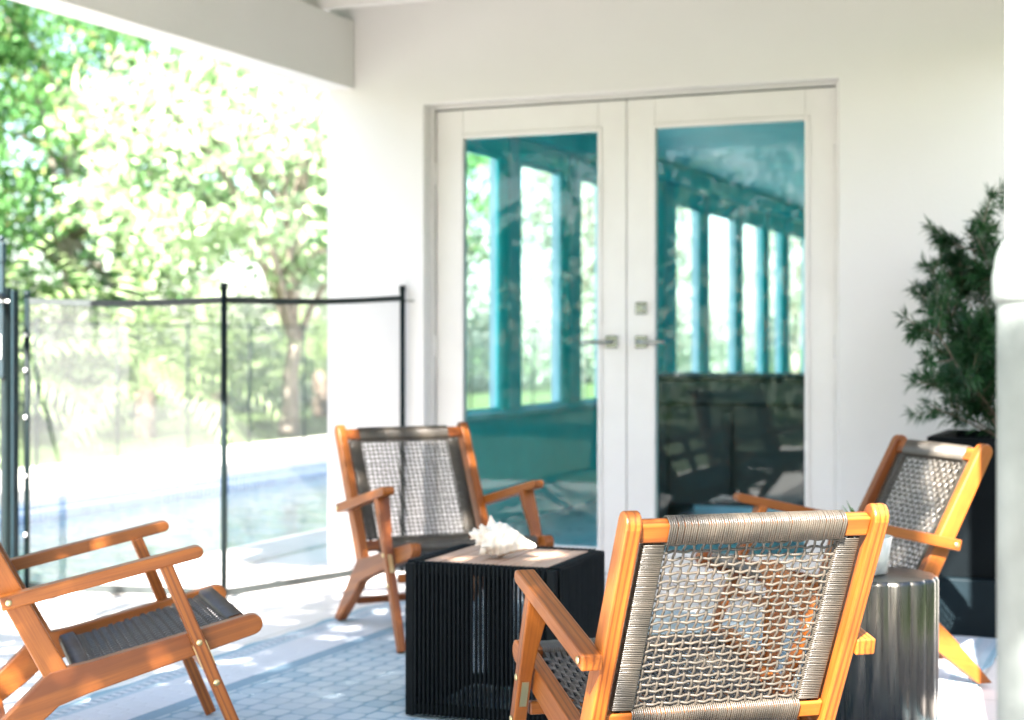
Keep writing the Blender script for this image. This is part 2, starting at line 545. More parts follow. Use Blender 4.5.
OX0, OX1, OZ = -3.305, -1.372, 2.178
wl = HB()
wl.prism([(-3.82, 0), (OX0, 0), (OX0, OZ), (OX1, OZ), (OX1, 0), (.45, 0), (.45, 2.9), (-3.82, 2.9)],
         ((0, 6.9, 0), (1, 0, 0), (0, 0, 1), (0, -1, 0)), 0, .2, .004, 1)
wl.build('porch_wall', M['wall'])
bmx = HB(); bmx.box((-3.83, 3.74, 2.27), (-3.672, 6.698, 2.595), .004); bmx.build('beam', M['wall'])
bm2 = HB(); bm2.box((-.42, 3.74, 2.30), (-.25, 6.698, 2.595), .004); bm2.build('beam', M['wall'])
bm3 = HB(); bm3.box((-3.668, 3.76, 2.30), (-.424, 3.93, 2.595), .004); bm3.build('beam', M['wall'])
for y in (6.42, 5.80, 5.18, 4.56, 3.94):
    r = HB(); r.box((-3.92, y - .022, 2.597), (-.22, y + .022, 2.735), .003); r.build('rafter', M['trim'])
rf = HB(); rf.box((-3.95, 3.55, 2.738), (-.2, 6.696, 2.79)); rf.build('roof_boards', M['deckboard'])
rt = HB(); rt.box((-3.97, 3.53, 2.793), (-.18, 6.694, 2.83)); rt.build('roof_covering', M['roof'])
fa = HB(); fa.box((-3.975, 3.53, 2.62), (-3.953, 6.69, 2.79)); fa.build('fascia', M['trim'])
fa = HB(); fa.box((-.197, 3.53, 2.62), (-.175, 6.69, 2.79)); fa.build('fascia', M['trim'])
co = HB(); co.box((-.395, 3.75, 0), (-.20, 3.95, 2.297), .01, 2); co.build('column', M['wall'])

# door frame and leaves
jf = HB()
jf.box((OX0 + .001, 6.775, 0), (OX0 + .012, 6.895, OZ - .002), .002)
jf.box((OX1 - .028, 6.775, 0), (OX1 - .001, 6.895, OZ - .002), .002)
jf.box((OX0 + .013, 6.775, OZ - .014), (OX1 - .029, 6.895, OZ - .002), .002)
jf.box((OX0 + .013, 6.86, 2.14), (OX1 - .029, 6.894, 2.163))
jf.box((OX0 + .013, 6.78, 0), (OX1 - .029, 6.89, .018), .003)
jf.build('door_frame', M['trim'])
DY = 6.800
sl_ = HB()
sl_.box((OX0 + .014, 6.812, 2.152), (OX1 - .030, 6.858, 2.1635)); sl_.box((-3.2928, 6.812, .03), (-3.2884, 6.858, 2.1515)); sl_.box((-1.4036, 6.812, .03), (-1.4004, 6.858, 2.1515)); sl_.box((-2.3436, 6.815, .03), (-2.3404, 6.84, 2.1515))
sl_.build('gap_shade_strip', mat_plain('gap_shade', (.03, .04, .035), .7))  # dark strips laid in the door gaps to stand for their shade
DZ0, DZ1, GZ0, GZ1 = .022, 2.156, .140, 2.022


def door_leaf(x0, x1, g0, g1, handle_x, lever_dir, deadbolt, hinge_x):
    d = HB()
    d.box((x0, DY, DZ0), (g0, DY + .045, DZ1), .003); d.box((g1, DY, DZ0), (x1, DY + .045, DZ1), .003)
    d.box((g0 + .0005, DY + .0008, GZ1), (g1 - .0005, DY + .044, DZ1 - .0006), .0); d.box((g0 + .0005, DY + .0008, DZ0 + .0006), (g1 - .0005, DY + .044, GZ0), .0)
    o = d.build('door', M['trim'])
    def sub(m, name, mat):
        m.v = [(x - HO.x, y - HO.y, z - HO.z) for x, y, z in m.v]
        return MB.build(m, name, mat, o)
    b = MB(); w = .0015; u = .020
    b.box((g0 - u, DY - .007, GZ0 - u), (g0 + w, DY - .0005, GZ1 + u), .003); b.box((g1 - w, DY - .007, GZ0 - u), (g1 + u, DY - .0005, GZ1 + u), .003)
    b.box((g0 + w + .0005, DY - .0068, GZ1 - w), (g1 - w - .0005, DY - .0006, GZ1 + u), .003); b.box((g0 + w + .0005, DY - .0068, GZ0 - u), (g1 - w - .0005, DY - .0006, GZ0 + w), .003)
    sub(b, 'glazing_bead', M['trim'])
    g = MB(); g.add([(g0 - .002, DY + .02, GZ0 - .002), (g1 + .002, DY + .02, GZ0 - .002), (g1 + .002, DY + .02, GZ1 + .002), (g0 - .002, DY + .02, GZ1 + .002)], [(0, 1, 2, 3)])
    sub(g, 'glass_pane', M['glass'])
    h = MB()
    h.box((handle_x - .028, DY - .011, 1.042), (handle_x + .028, DY - .0002, 1.098), .003, 2)
    h.tube([(handle_x, DY - .01, 1.07), (handle_x, DY - .055, 1.07)], .010, 12)
    xs = [0, .03, .07, .11, .128]
    h.tube([(handle_x + lever_dir * a, DY - .055 - .006 * math.sin(a * 20), 1.07) for a in xs], [.010, .0095, .008, .0075, .007], 10)
    sub(h, 'handle', M['chrome'])
    if deadbolt:
        k = MB()
        k.box((handle_x - .028, DY - .009, 1.192), (handle_x + .028, DY - .0002, 1.248), .004, 2)
        m = MB(); m.lathe([(.021, 0), (.021, .008), (.017, .012), (.004, .0122)], seg=24)
        k.add([(handle_x + p[0], DY - .009 - p[2], 1.22 + p[1]) for p in m.v], m.f)
        k.box((handle_x - .003, DY - .0235, 1.209), (handle_x + .003, DY - .0205, 1.231))
        sub(k, 'deadbolt', M['chrome'])
    for z in (1.86, 1.05, .26):
        q = MB(); q.tube([(hinge_x, DY - .006, z - .05), (hinge_x, DY - .006, z + .05)], .0085, 10)
        q.tube([(hinge_x, DY - .006, z + .05), (hinge_x, DY - .006, z + .057)], .005, 8)
        sub(q, 'hinge', M['trim'])


door_leaf(-3.288, -2.344, -3.149, -2.478, -2.412, -1, False, -3.2905)
door_leaf(-2.340, -1.404, -2.208, -1.535, -2.272, 1, True, -1.4015)

# sunroom behind the wall
SX0, SX1, SY1 = -3.82, .3, 17.0
SILL, HEAD, CEIL = .67, 2.15, 2.42
w = HB(); w.box((SX0, 6.902, 0), (SX0 + .12, SY1, SILL - .04)); w.build('sunroom_wall', M['teal'], house)
w = HB(); w.box((SX0 - .02, 6.902, SILL - .038), (SX0 + .17, SY1, SILL), .004); w.build('window_sill', M['tealpale'])
w = HB(); w.box((SX0 + .06, 6.902, HEAD), (SX0 + .12, SY1, CEIL + .2)); w.box((SX0 + .122, 6.902, 2.28), (SX0 + .20, SY1, CEIL - .002), .01); w.build('window_head', M['teal'])
w = HB(); w.box((SX0, SY1 + .002, 0), (SX1, SY1 + .12, CEIL + .2)); w.build('sunroom_wall', M['teal'])
w = HB(); w.box((SX1 + .002, 6.902, 0), (SX1 + .12, SY1 + .12, CEIL + .2)); w.build('sunroom_wall', M['teal'])
w = HB(); w.box((SX0 + .122, 6.902, CEIL), (SX1, SY1, CEIL + .18)); w.build('sunroom_ceiling', M['tealceil'])
w = HB(); w.box((SX0 - .2, 6.902, CEIL + .21), (SX1 + .2, SY1 + .3, CEIL + .3)); w.build('roof_covering', M['roof'])
sheet('sunroom_floor', [(SX0, 6.9, SX1, SY1)], .004, M['sunfloor'])


def ywin(px):                      # where the sight line of that column of the door glass meets the window wall
    a = (px - 512) / 1600
    dx, dy = -ST + a * CT, CT + a * ST
    return (SX0 + .12) * dy / dx


posts = [(502, 522, 'teal'), (563, 573, 'tealpale'), (573, 583, 'teal'), (657, 668, 'teal'), (668, 677, 'tealpale'), (701, 710, 'teal'), (737, 743, 'tealpale'), (743, 746, 'teal'), (764, 769, 'teal'), (784, 790, 'tealpale')]
edges = [6.95]
ps = [(ywin(502), ywin(522)), (ywin(563), ywin(582)), (ywin(606), ywin(622)), (ywin(657), ywin(677)), (ywin(701), ywin(710)), (ywin(737), ywin(744)), (ywin(764), ywin(770)), (ywin(783), ywin(790)), (16.6, 16.98)]
for i, (a, b) in enumerate(ps):
    p = HB(); p.box((SX0 + .085, a, SILL + .001), (SX0 + .118, b, HEAD - .001), .004); p.build('window_post', M['teal'] if i != 1 else M['teal'])
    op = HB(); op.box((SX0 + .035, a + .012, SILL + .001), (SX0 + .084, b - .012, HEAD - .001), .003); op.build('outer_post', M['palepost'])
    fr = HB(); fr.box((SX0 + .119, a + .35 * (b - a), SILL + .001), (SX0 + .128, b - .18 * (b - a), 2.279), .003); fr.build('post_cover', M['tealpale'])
y = 6.95
for i, (a, b) in enumerate(ps):
    f_ = HB(); e = .022
    x0, x1 = SX0 + .09, SX0 + .108
    f_.box((x0, y + .001, SILL + .002), (x1, y + e, HEAD - .002)); f_.box((x0, a - e, SILL + .002), (x1, a - .001, HEAD - .002))
    f_.box((x0 + .001, y + e + .001, SILL + .002), (x1 - .001, a - e - .001, SILL + e)); f_.box((x0 + .001, y + e + .001, HEAD - e), (x1 - .001, a - e - .001, HEAD - .002))
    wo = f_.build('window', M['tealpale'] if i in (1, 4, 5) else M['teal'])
    g = MB(); xm = SX0 + .099
    g.add([(xm - HO.x, y + e - HO.y, SILL + e), (xm - HO.x, a - e - HO.y, SILL + e), (xm - HO.x, a - e - HO.y, HEAD - e), (xm - HO.x, y + e - HO.y, HEAD - e)], [(0, 1, 2, 3)])
    MB.build(g, 'pane', M['pane'], wo)
    y = b
# game table inside the sunroom
gx, gy = -2.36, 9.5
gt = thing('game_table', 'dark games table with a slotted grey apron seen through the right-hand door', 'table', (gx, gy, 0), R(4))
m = MB(); m.box((-.78, -.40, .845), (.95, .45, .875), .006); m.build('table_top', M['gdark'], gt)
m = MB(); m.box((-.76, -.38, .71), (.93, .43, .842), .006)
m.build('apron', M['gtop'], gt)
m = MB(); n = 20; pts = []
for k in range(n):
    an = 2 * math.pi * k / n
    pts.append((-.40 + math.copysign(.09, math.cos(an)) + .045 * math.cos(an), .775 + .04 * math.sin(an)))
m.prism(pts, ((0, -.381, 0), (1, 0, 0), (0, 0, 1), (0, -1, 0)), -.004, .006); m.build('slot', M['gdark'], gt)
m = MB(); m.box((-.70, -.32, .10), (.88, .36, .705), .01); m.build('cabinet', M['gtable'], gt)
for x in (-.66, .74):
    m = MB(); m.box((x - .0, -.34, 0), (x + .11, -.325, .70), .003); m.box((x, -.322, 0), (x + .11, .37, .095), .003); m.build('leg', M['gdark'], gt)
m = MB(); m.box((-.215, -.35, .17), (-.165, -.3225, .66), .004); m.box((-.25, -.352, .13), (-.13, -.3225, .168), .004); m.build('score_slide', M['gdark'], gt)
bk = thing('cushion', 'dark square cushion resting on the games table behind the glass', 'cushion', (gx + .80, gy + .12, .878), R(12))
m = MB(); b = bmesh.new(); bmesh.ops.create_cube(b, size=1); bmesh.ops.subdivide_edges(b, edges=list(b.edges), cuts=6, use_grid_fill=True)
for v in b.verts:
    x, yy, z = v.co * 2
    f1 = (1 - .14 * (1 - abs(z) ** 2) * abs(x) ** 3) * (1 - .0)
    th = .25 + .75 * math.sqrt(max(0, (1 - x ** 4) * (1 - z ** 4)))
    v.co = Vector((x * .15 * (1 - .12 * (1 - z * z)), yy * .055 * th, .13 + z * .13 * (1 - .12 * (1 - x * x))))
m.bm(b, smooth=True); m.build('cover', M['gtable'], bk)

# ------------------------------------------------------------------ lounge chairs
X_ = (1, 0, 0)


def side_frame(x):                # outline (y,z) extruded along x
    return ((x, 0, 0), (0, 1, 0), (0, 0, 1), (1, 0, 0))


def rounded_end(p, d, hw, n=6, top=True):
    """half-disc of points round p pointing along d"""
    d = Vector((d[0], d[1])).normalized(); s = Vector((d.y, -d.x))
    return [tuple(Vector(p) + s * hw * math.cos(a) + d * hw * math.sin(a)) for a in [math.pi * k / n for k in range(n + 1)]]


def beam_outline(p, q, w0, w1, round_p=False, round_q=True):
    d = (Vector(q) - Vector(p)).normalized(); s = Vector((d.y, -d.x))
    o = []
    if round_p: o += rounded_end(p, -d, w0 / 2)[::1]
    else: o += [tuple(Vector(p) - s * w0 / 2), tuple(Vector(p) + s * w0 / 2)]
    if round_q: o += rounded_end(q, d, w1 / 2)
    else: o += [tuple(Vector(q) + s * w1 / 2), tuple(Vector(q) - s * w1 / 2)]
    return o


def make_chair():
    root = thing('lounge_chair', 'x', 'chair')
    W = M['wood']
    XU = .256
    for s in (-1, 1):
        # rail with rear foot: one boomerang board
        a, bnd, ft = Vector((.345, .345)), Vector((-.125, .215)), Vector((-.372, .0))
        d1 = (a - bnd).normalized(); n1 = Vector((-d1.y, d1.x))
        d2 = (ft - bnd).normalized(); n2 = Vector((d2.y, -d2.x))
        top = [bnd + n1 * .040 + d1 * .09, bnd + n1 * .047 + d1 * .02, bnd + (n1 + n2).normalized() * .050, bnd + n2 * .045 + d2 * .05]
        low = [bnd - n2 * .030 + d2 * .09, bnd - (n1 + n2).normalized() * .030 + d2 * .02, bnd - n1 * .032 + d1 * .06]
        end = rounded_end(a, d1, .026)
        foot = [(ft.x - .026, 0.0), (ft.x + .022, 0.0)]
        out = [tuple(p) for p in top][::-1]
        o2 = [tuple(p) for p in end]                      # runs from lower to upper side
        pts = foot + [tuple(p) for p in low] + o2 + [tuple(p) for p in top] + [tuple(bnd + n2 * .038 + d2 * .16)]
        m = MB(); m.prism(pts, side_frame(s * XU), -.018, .018, .004, 2, gdir=(0, d1.x, d1.y)); m.build('side_rail', W, root)
        # upright
        m = MB(); m.prism(beam_outline((-.118, .225), (-.375, .716), .060, .050), side_frame(s * XU), -.0165, .0165, .0045, 2, gdir=(0, -.267, .51)); m.build('upright', W, root)
        # armrest
        ar, af = (-.262, .435), (.20, .538)
        m = MB(); m.prism(beam_outline(ar, af, .034, .030, False, True), side_frame(s * (XU + .0375)), -.0205, .0225, .0035, 2, gdir=(0, .45, .1)); arm = m.build('armrest', W, root)
        # front leg, flared where it meets the arm
        p0, p1, p2 = Vector((.128, .500)), Vector((.205, .335)), Vector((.335, 0))
        d = (p2 - p0).normalized(); q = Vector((d.y, -d.x))
        LL = (p2 - p0).length
        L = [(-.016, -.010), (.034, -.010), (.035, .10), (.033, LL), (.006, LL), (.002, .19), (-.001, .14), (-.006, .10), (-.013, .05)]
        m = MB(); m.prism(L, ((s * (XU + .0205), p0.x, p0.y), (s, 0, 0), (0, d.x, d.y), (0, q.x, q.y)), -.0155, .0155, .0035, 2, gdir=(0, d.x, d.y)); leg = m.build('front_leg', W, root)
        # bolts and hinge plate
        def stud(y, z, x, parent):
            l = MB(); l.lathe([(.008, 0), (.008, .0015), (.006, .0035), (.001, .004)], seg=14)
            k = MB(); k.add([(x + s * p[2], y + p[0], z + p[1]) for p in l.v], l.f, smooth=True); k.build('bolt', M['brass'], parent)
        stud(-.245, .4388, s * (XU + .0602), arm)
        c1 = p0 + d * .20
        stud(c1.x, c1.y, s * (XU + .0550), leg)
        c2 = p0 + d * .31
        stud(c2.x, c2.y, s * (XU + .0550), leg)
        # slotted plate on the rear edge of the leg
        c3 = p0 + d * .235
        m = MB(); m.prism([(-.032, -.008), (.032, -.008), (.032, .008), (-.032, .008)], ((s * (XU + .038), c3.x, c3.y), (0, d.x, d.y), (1, 0, 0), (0, q.x, q.y)), -.0175, -.0157, 0); m.prism([(-.032, -.008), (.032, -.008), (.032, .008), (-.032, .008)], ((s * (XU + .038), c3.x, c3.y), (0, d.x, d.y), (1, 0, 0), (0, q.x, q.y)), .0157, .0175, 0); m.build('hinge_plate', M['brass'], leg)
    # back frame plane
    B0, B1 = Vector((0, -.165, .30)), Vector((0, -.3685, .7005))
    ev = (B1 - B0).normalized(); eu = Vector((1, 0, 0)); en = eu.cross(ev)   # en points to the rear/top
    LV = (B1 - B0).length
    def P(u, v, n=0.0): return B0 + eu * u + ev * v + en * n
    def rail(v, hw, hn, name, bow=0.0):
        m = MB(); m.prism([(-.2385, v - hw), (.2385, v - hw), (.2385, v + hw), (-.2385, v + hw)], (B0, eu, ev, en), -hn, hn, .004, 2, gdir=eu); return m.build(name, W, root)
    rail(LV, .021, .013, 'top_rail'); rail(0, .019, .012, 'bottom_rail')
    rr = .0021
    UX = .227                       # outer edge of the woven panel
    SW = .046
    WU = .182
    cw = MB()
    def loop_u(u, v, hv, hn):       # coil round a horizontal rail
        k = [(hv, hn * .55), (hv * .8, hn), (-hv * .8, hn), (-hv, hn * .55), (-hv, -hn * .55), (-hv * .8, -hn), (hv * .8, -hn), (hv, -hn * .55)]
        j = random.uniform(-.0006, .0006)
        cw.tube([P(u + j + .0007 * (i % 3), v + a, b) for i, (a, b) in enumerate(k)], rr * random.uniform(.93, 1.05), 5, closed=True)
    def loop_v(v, u, hu, hn):
        k = [(hu, hn * .55), (hu * .85, hn), (-hu * .85, hn), (-hu, hn * .55), (-hu, -hn * .55), (-hu * .85, -hn), (hu * .85, -hn), (hu, -hn * .55)]
        j = random.uniform(-.0006, .0006)
        cw.tube([P(u + a, v + j + .0007 * (i % 3), b) for i, (a, b) in enumerate(k)], rr * random.uniform(.93, 1.05), 5, closed=True)
    nU = int(2 * WU / .0044)
    for i in range(nU):
        u = -WU + 2 * WU * i / (nU - 1)
        loop_u(u, LV, .026, .0165)
    cw.build('top_wrap', M['cord'], root); cw = MB()
    for i in range(nU):
        u = -WU + 2 * WU * i / (nU - 1)
        loop_u(u, 0, .024, .0155)
    cw.build('bottom_wrap', M['cord'], root)
    v0, v1 = .028, LV - .030
    nV = int((v1 - v0) / .0044)
    for s in (-1, 1):
        cw = MB(); sb = MB(); sb.tube([P(s * (UX - SW / 2 + .006), .0, 0), P(s * (UX - SW / 2 + .006), LV, 0)], .006, 8); sb.build('side_bar', M['black'], root)
        for i in range(nV):
            loop_v(v0 + (v1 - v0) * i / (nV - 1), s * (UX - SW / 2), SW / 2, .0085)
        cw.build('side_wrap', M['cord'], root)
    ui = UX - SW
    wv = MB()
    nr, nc = 24, 20
    rw = .0027
    for i in range(nr):
        v = v0 + .004 + (v1 - v0 - .008) * i / (nr - 1)
        jt = random.uniform(-.0012, .0012); ph = random.uniform(0, 6)
        pts = []
        for k in range(2 * nc + 1):
            u = -ui - .004 + (2 * ui + .008) * k / (2 * nc)
            w_ = .0009 * math.sin(u * 21 + ph) + .0006 * math.sin(u * 55 + 2 * ph)
            pts.append(P(u, v + jt + w_ + random.uniform(-.0007, .0007), .0030 * math.cos(math.pi * (k / 2 - .5) + math.pi * i)))
        wv.tube(pts, rw, 6, caps=False)
    for j in range(nc):
        u = -ui + 2 * ui * (j + .5) / nc
        pts = []; ph = random.uniform(0, 6)
        for k in range(2 * nr + 1):
            v = v0 - .008 + (v1 - v0 + .016) * k / (2 * nr)
            w_ = .0009 * math.sin(v * 19 + ph) + .0006 * math.sin(v * 60 + 2 * ph)
            pts.append(P(u + w_ + random.uniform(-.0007, .0007), v, -.0030 * math.cos(math.pi * (k / 2 - .5) + math.pi * j)))
        wv.tube(pts, rw, 6, caps=False)
    wv.build('back_weave', M['cord'], root)
    # seat: front and rear rails between the boomerangs, woven panel in the slope of the rails
    S0, S1 = Vector((0, -.065, .247)), Vector((0, .312, .349))
    sv = (S1 - S0).normalized(); sn = eu.cross(sv)
    LS = (S1 - S0).length
    def Q(u, v, n=0.0): return S0 + eu * u + sv * v + sn * n
    for v, nm in ((LS, 'seat_front_rail'), (0, 'seat_rear_rail')):
        m = MB(); m.prism([(-.2375, v - .016), (.2375, v - .016), (.2375, v + .016), (-.2375, v + .016)], (S0, eu, sv, sn), -.012, .012, .004, 2, gdir=eu); m.build(nm, W, root)
    n2 = int(2 * .222 / .0044)
    for vv in (LS, 0):
        sw = MB()
        for i in range(n2):
            u = -.222 + .444 * i / (n2 - 1)
            hv, hn = .021, .0155
            k = [(hv, hn * .5), (hv * .8, hn), (-hv * .8, hn), (-hv, hn * .5), (-hv, -hn * .5), (-hv * .8, -hn), (hv * .8, -hn), (hv, -hn * .5)]
            sw.tube([Q(u + random.uniform(-.0005, .0005), vv + a, b) for a, b in k], rr, 5, closed=True)
        sw.build('seat_wrap', M['cord'], root)
    s2 = MB()
    # long cords front to back: dense at the ends, gathered in threes towards the middle
    ng = n2 // 3
    nj = 14
    for gi in range(ng):
        uc = -.222 + .444 * (gi + .5) / ng
        for o in (-1, 0, 1):
            pts = []
            NK = 2 * nj + 10
            for k in range(NK + 1):
                q = k / NK; v = -.012 + (LS + .024) * q
                e = min(q, 1 - q) / .15
                pin = .42 + .58 * (1 - min(1, e))
                ph = (v - .05) / ((LS - .10) / (nj - 1))
                pts.append(Q(uc + o * .0044 * pin, v, .012 * max(0, 1 - e) + .0030 * math.cos(math.pi * (ph + gi)) * min(1, e)))
            s2.tube(pts, rr * .95, 5, caps=False)
    for jj in range(nj):
        v = .05 + (LS - .10) * jj / (nj - 1)
        for o in (-.0042, 0, .0042):
            pts = [Q(-.232 + .464 * k / (2 * ng), v + o + random.uniform(-.0006, .0006), -.0036 * math.cos(math.pi * (k * .5 - .5 + jj))) for k in range(2 * ng + 1)]
            s2.tube(pts, rr, 5, caps=False)
    s2.build('seat_weave', M['cord'], root)
    # stretchers
    m = MB(); m.box((-.2375, -.275, .075), (.2375, -.235, .100), .004, 2); m.build('stretcher', W, root)
    m = MB(); m.box((-.272, .232, .222), (.272, .254, .252), .004, 2); m.build('stretcher', W, root)
    return root


chair = make_chair()
spots = [((.365, 3.425), .277, 'nearest slatted-arm wooden rope chair, seen from behind with its back to the camera'),
         ((-.259, 5.876), 3.602, 'wooden rope chair in front of the left door, facing the camera across the shell table'),
         ((1.031, 5.105), 1.849, 'wooden rope chair behind the fluted metal stool, backed against the dark planter'),
         ((-1.070, 4.165), -1.218, 'wooden rope chair at far left beside the pool fence, turned side on')]
spots[0] = (spots[0][0], spots[0][1], 'nearest wooden rope chair, seen from behind with its woven back to the camera')
for i, ((xc, yc), a, lab) in enumerate(spots):
    o = chair if i == 0 else copy_tree(chair)
    X, Y = cam2w(xc, yc)
    rugz = .014
    o.location = (X, Y, rugz if i != 99 else 0); o.rotation_euler = (0, 0, a + TH)
    o['label'] = lab; o['category'] = 'chair'; o['group'] = 'wooden rope lounge chairs round the table'

# ------------------------------------------------------------------ rug
m = MB()
RW, RL, nx, ny = 2.42, 3.35, 40, 90
vs = []; fs = []
for j in range(ny + 1):
    for i in range(nx + 1):
        u = RW * i / nx; v = RL * j / ny
        ex = min(i, nx - i)
        wob = .012 * math.sin(v * 9.0) + .008 * math.sin(v * 23 + 1)
        z = .009 + (.006 * max(0, math.sin(v * 9.0 + .6)) if ex < 2 else 0)
        if ex == 0: u += wob
        vs.append((u, v, z))
for j in range(ny):
    for i in range(nx):
        k = j * (nx + 1) + i
        fs.append((k, k + 1, k + nx + 2, k + nx + 1))
m.add(vs, fs, smooth=True)
# turned-down edge
b0 = [j * (nx + 1) for j in range(ny + 1)]; b1 = [j * (nx + 1) + nx for j in range(ny + 1)]
for bb in (b0, b1):
    lo = [(vs[k][0], vs[k][1], .002) for k in bb]; n = m.n
    m.add([vs[k] for k in bb] + lo, [(i, i + 1, i + 1 + len(bb), i + len(bb)) for i in range(len(bb) - 1)])
rug = m.build('rug', M['rug'])
rug.location = (-3.04, 2.72, 0)
tag(rug, 'pale blue woven outdoor rug with white border bands under the chairs', 'rug')

# ------------------------------------------------------------------ rope side table
TFL, TFR = Vector((-.303, 4.53)), Vector((.116, 4.41))
ang = R(-21)
TS = .450; THH = .43
ex = Vector((math.cos(ang), math.sin(ang))); ey = Vector((-ex.y, ex.x))
tc = TFL + ex * TS / 2 + ey * TS / 2
tx, ty = cam2w(tc.x, tc.y)
tb = thing('side_table', 'black cube side table with vertical rope sides and a slatted wood top', 'table', (tx, ty, .014), ang + TH)
h = TS / 2
fr = MB(); p = .026
for sx in (-1, 1):
    for sy in (-1, 1):
        x, y = sx * (h - p / 2), sy * (h - p / 2)
        fr.box((x - p / 2, y - p / 2, 0), (x + p / 2, y + p / 2, THH), .003, 2)
for z0, z1 in ((.012, .036), (THH - .026, THH)):
    for s in (-1, 1):
        fr.box((-h + p + .0005, s * (h - p / 2) - p / 2 + .001, z0), (h - p - .0005, s * (h - p / 2) + p / 2 - .001, z1 - .0005), .002)
        fr.box((s * (h - p / 2) - p / 2 + .001, -h + p + .0005, z0), (s * (h - p / 2) + p / 2 - .001, h - p - .0005, z1 - .0005), .002)
fr.build('frame', M['black'], tb)
for k in range(4):
    rp = MB(); ca, sa = math.cos(k * math.pi / 2), math.sin(k * math.pi / 2)
    def rot(x, y): return (x * ca - y * sa, x * sa + y * ca)
    n = 30
    for i in range(n):
        x = -(h - p - .008) + 2 * (h - p - .008) * i / (n - 1)
        o1 = h - p / 2 + .0175
        for yy in (-(o1), -(h - p / 2 - .0175)):
            pts = []
            xo = x if yy == -o1 else x + (h - p - .008) / (n - 1) * .22
            for z in (.008, .012, .2, THH - .004, THH + .001):
                y2 = yy if 0.01 < z < THH - .001 else yy * 1.0
                a_, b_ = rot(xo + random.uniform(-.0009, .0009), y2); pts.append((a_, b_, z))
            rp.tube(pts, .0040, 6)
        top = [rot(x, -(o1)), rot(x, -(h - p / 2)), rot(x, -(h - p / 2 - .0175))]
        rp.tube([(q[0], q[1], THH + .002 + .0012 * (w_ == 1)) for w_, q in enumerate(top)], .0040, 6)
        rp.tube([(q[0], q[1], .009) for q in top], .0040, 6)
    rp.build('rope_panel', M['blackcord'], tb)
st = MB(); ns = 7; wid = (2 * (h - .038)) / ns
for i in range(ns):
    x0 = -(h - .038) + wid * i
    st.box((x0 + .002, -(h - .038), THH - .014), (x0 + wid - .002, h - .038, THH + .0035), .0015, 1)
st.build('slat_top', M['slat'], tb)

# ------------------------------------------------------------------ conch shell on the table
def shell():
    # axis along +x: spire tip at x=0, canal end at x=.2
    NX, NP = 150, 144
    keys = [(0, .001), (.012, .012), (.022, .016), (.028, .019), (.040, .030), (.048, .033), (.062, .050), (.078, .055), (.100, .050), (.125, .040), (.150, .027), (.175, .016), (.192, .010), (.200, .002)]
    kx = np.array([k[0] for k in keys]); kr = np.array([k[1] for k in keys])
    sp = []
    for k in range(7):                        # big shoulder spikes
        sp.append((2 * math.pi * k / 7 + .35 + .1 * math.sin(k * 5), .060 + .004 * math.sin(k * 3), .016 + .016 * ((k * 3) % 4) / 3, .20, .008))
    for k in range(8): sp.append((2 * math.pi * k / 8 + .1, .038, .014, .17, .004))
    for k in range(7): sp.append((2 * math.pi * k / 7, .020, .008, .2, .003))
    V = []
    g = np.random.default_rng(3)
    for i in range(NX + 1):
        x = .2 * i / NX
        for j in range(NP):
            ph = 2 * math.pi * j / NP
            xs = x + .006 * (ph / (2 * math.pi) - .5)
            r = np.interp(xs, kx, kr)
            r *= 1 + .045 * math.sin(ph * 7 + x * 60) * min(1, x / .05) + .03 * math.sin(x * 330 + math.sin(ph * 3)) + .05 * math.sin(ph * 2 + x * 90) * math.sin(x * 47)
            dx = 0
            for p0, x0, am, wp, wx in sp:
                d = (ph - p0 + math.pi) % (2 * math.pi) - math.pi
                q = abs(d) / wp + abs(x - x0) / (wx * 2.0)
                if q < 1:
                    r += am * (1 - q) ** 1.35; dx -= .012 * (1 - q)
            if x > .07:                         # flared lip on one side, ribbed
                d = (ph - 4.9 + math.pi) % (2 * math.pi) - math.pi
                r += .020 * math.exp(-(d / .45) ** 2) * math.exp(-((x - .105) / .035) ** 2) * (1 + .25 * math.sin(x * 190))
            V.append((x + dx, r * math.cos(ph), r * math.sin(ph) * .92))
    F = []
    for i in range(NX):
        for j in range(NP):
            l = (j + 1) % NP
            F.append((i * NP + j, i * NP + l, (i + 1) * NP + l, (i + 1) * NP + j))
    F.append(tuple(range(NP))[::-1]); F.append(tuple(range(NX * NP, (NX + 1) * NP)))
    return V, F


SV, SF = shell()
roll = Matrix.Rotation(R(12), 3, 'Y') @ Matrix.Rotation(R(24), 3, 'X')
SV = [roll @ Vector((p[0] - .1, p[1], p[2])) for p in SV]
zs = sorted(p.z for p in SV); zmin = zs[0]
m = MB(); m.add([(p.x, p.y, p.z - zmin) for p in SV], SF, smooth=True)
shl = m.build('conch_shell', M['shell'])
sx, sy = cam2w(-.028, 4.60)
shl.location = (sx, sy, THH + .018); shl.rotation_euler = (0, 0, TH + R(-6)); shl.scale = (1.0, 1.0, .92)
tag(shl, 'cream spiky conch shell lying on the slatted table top', 'shell')

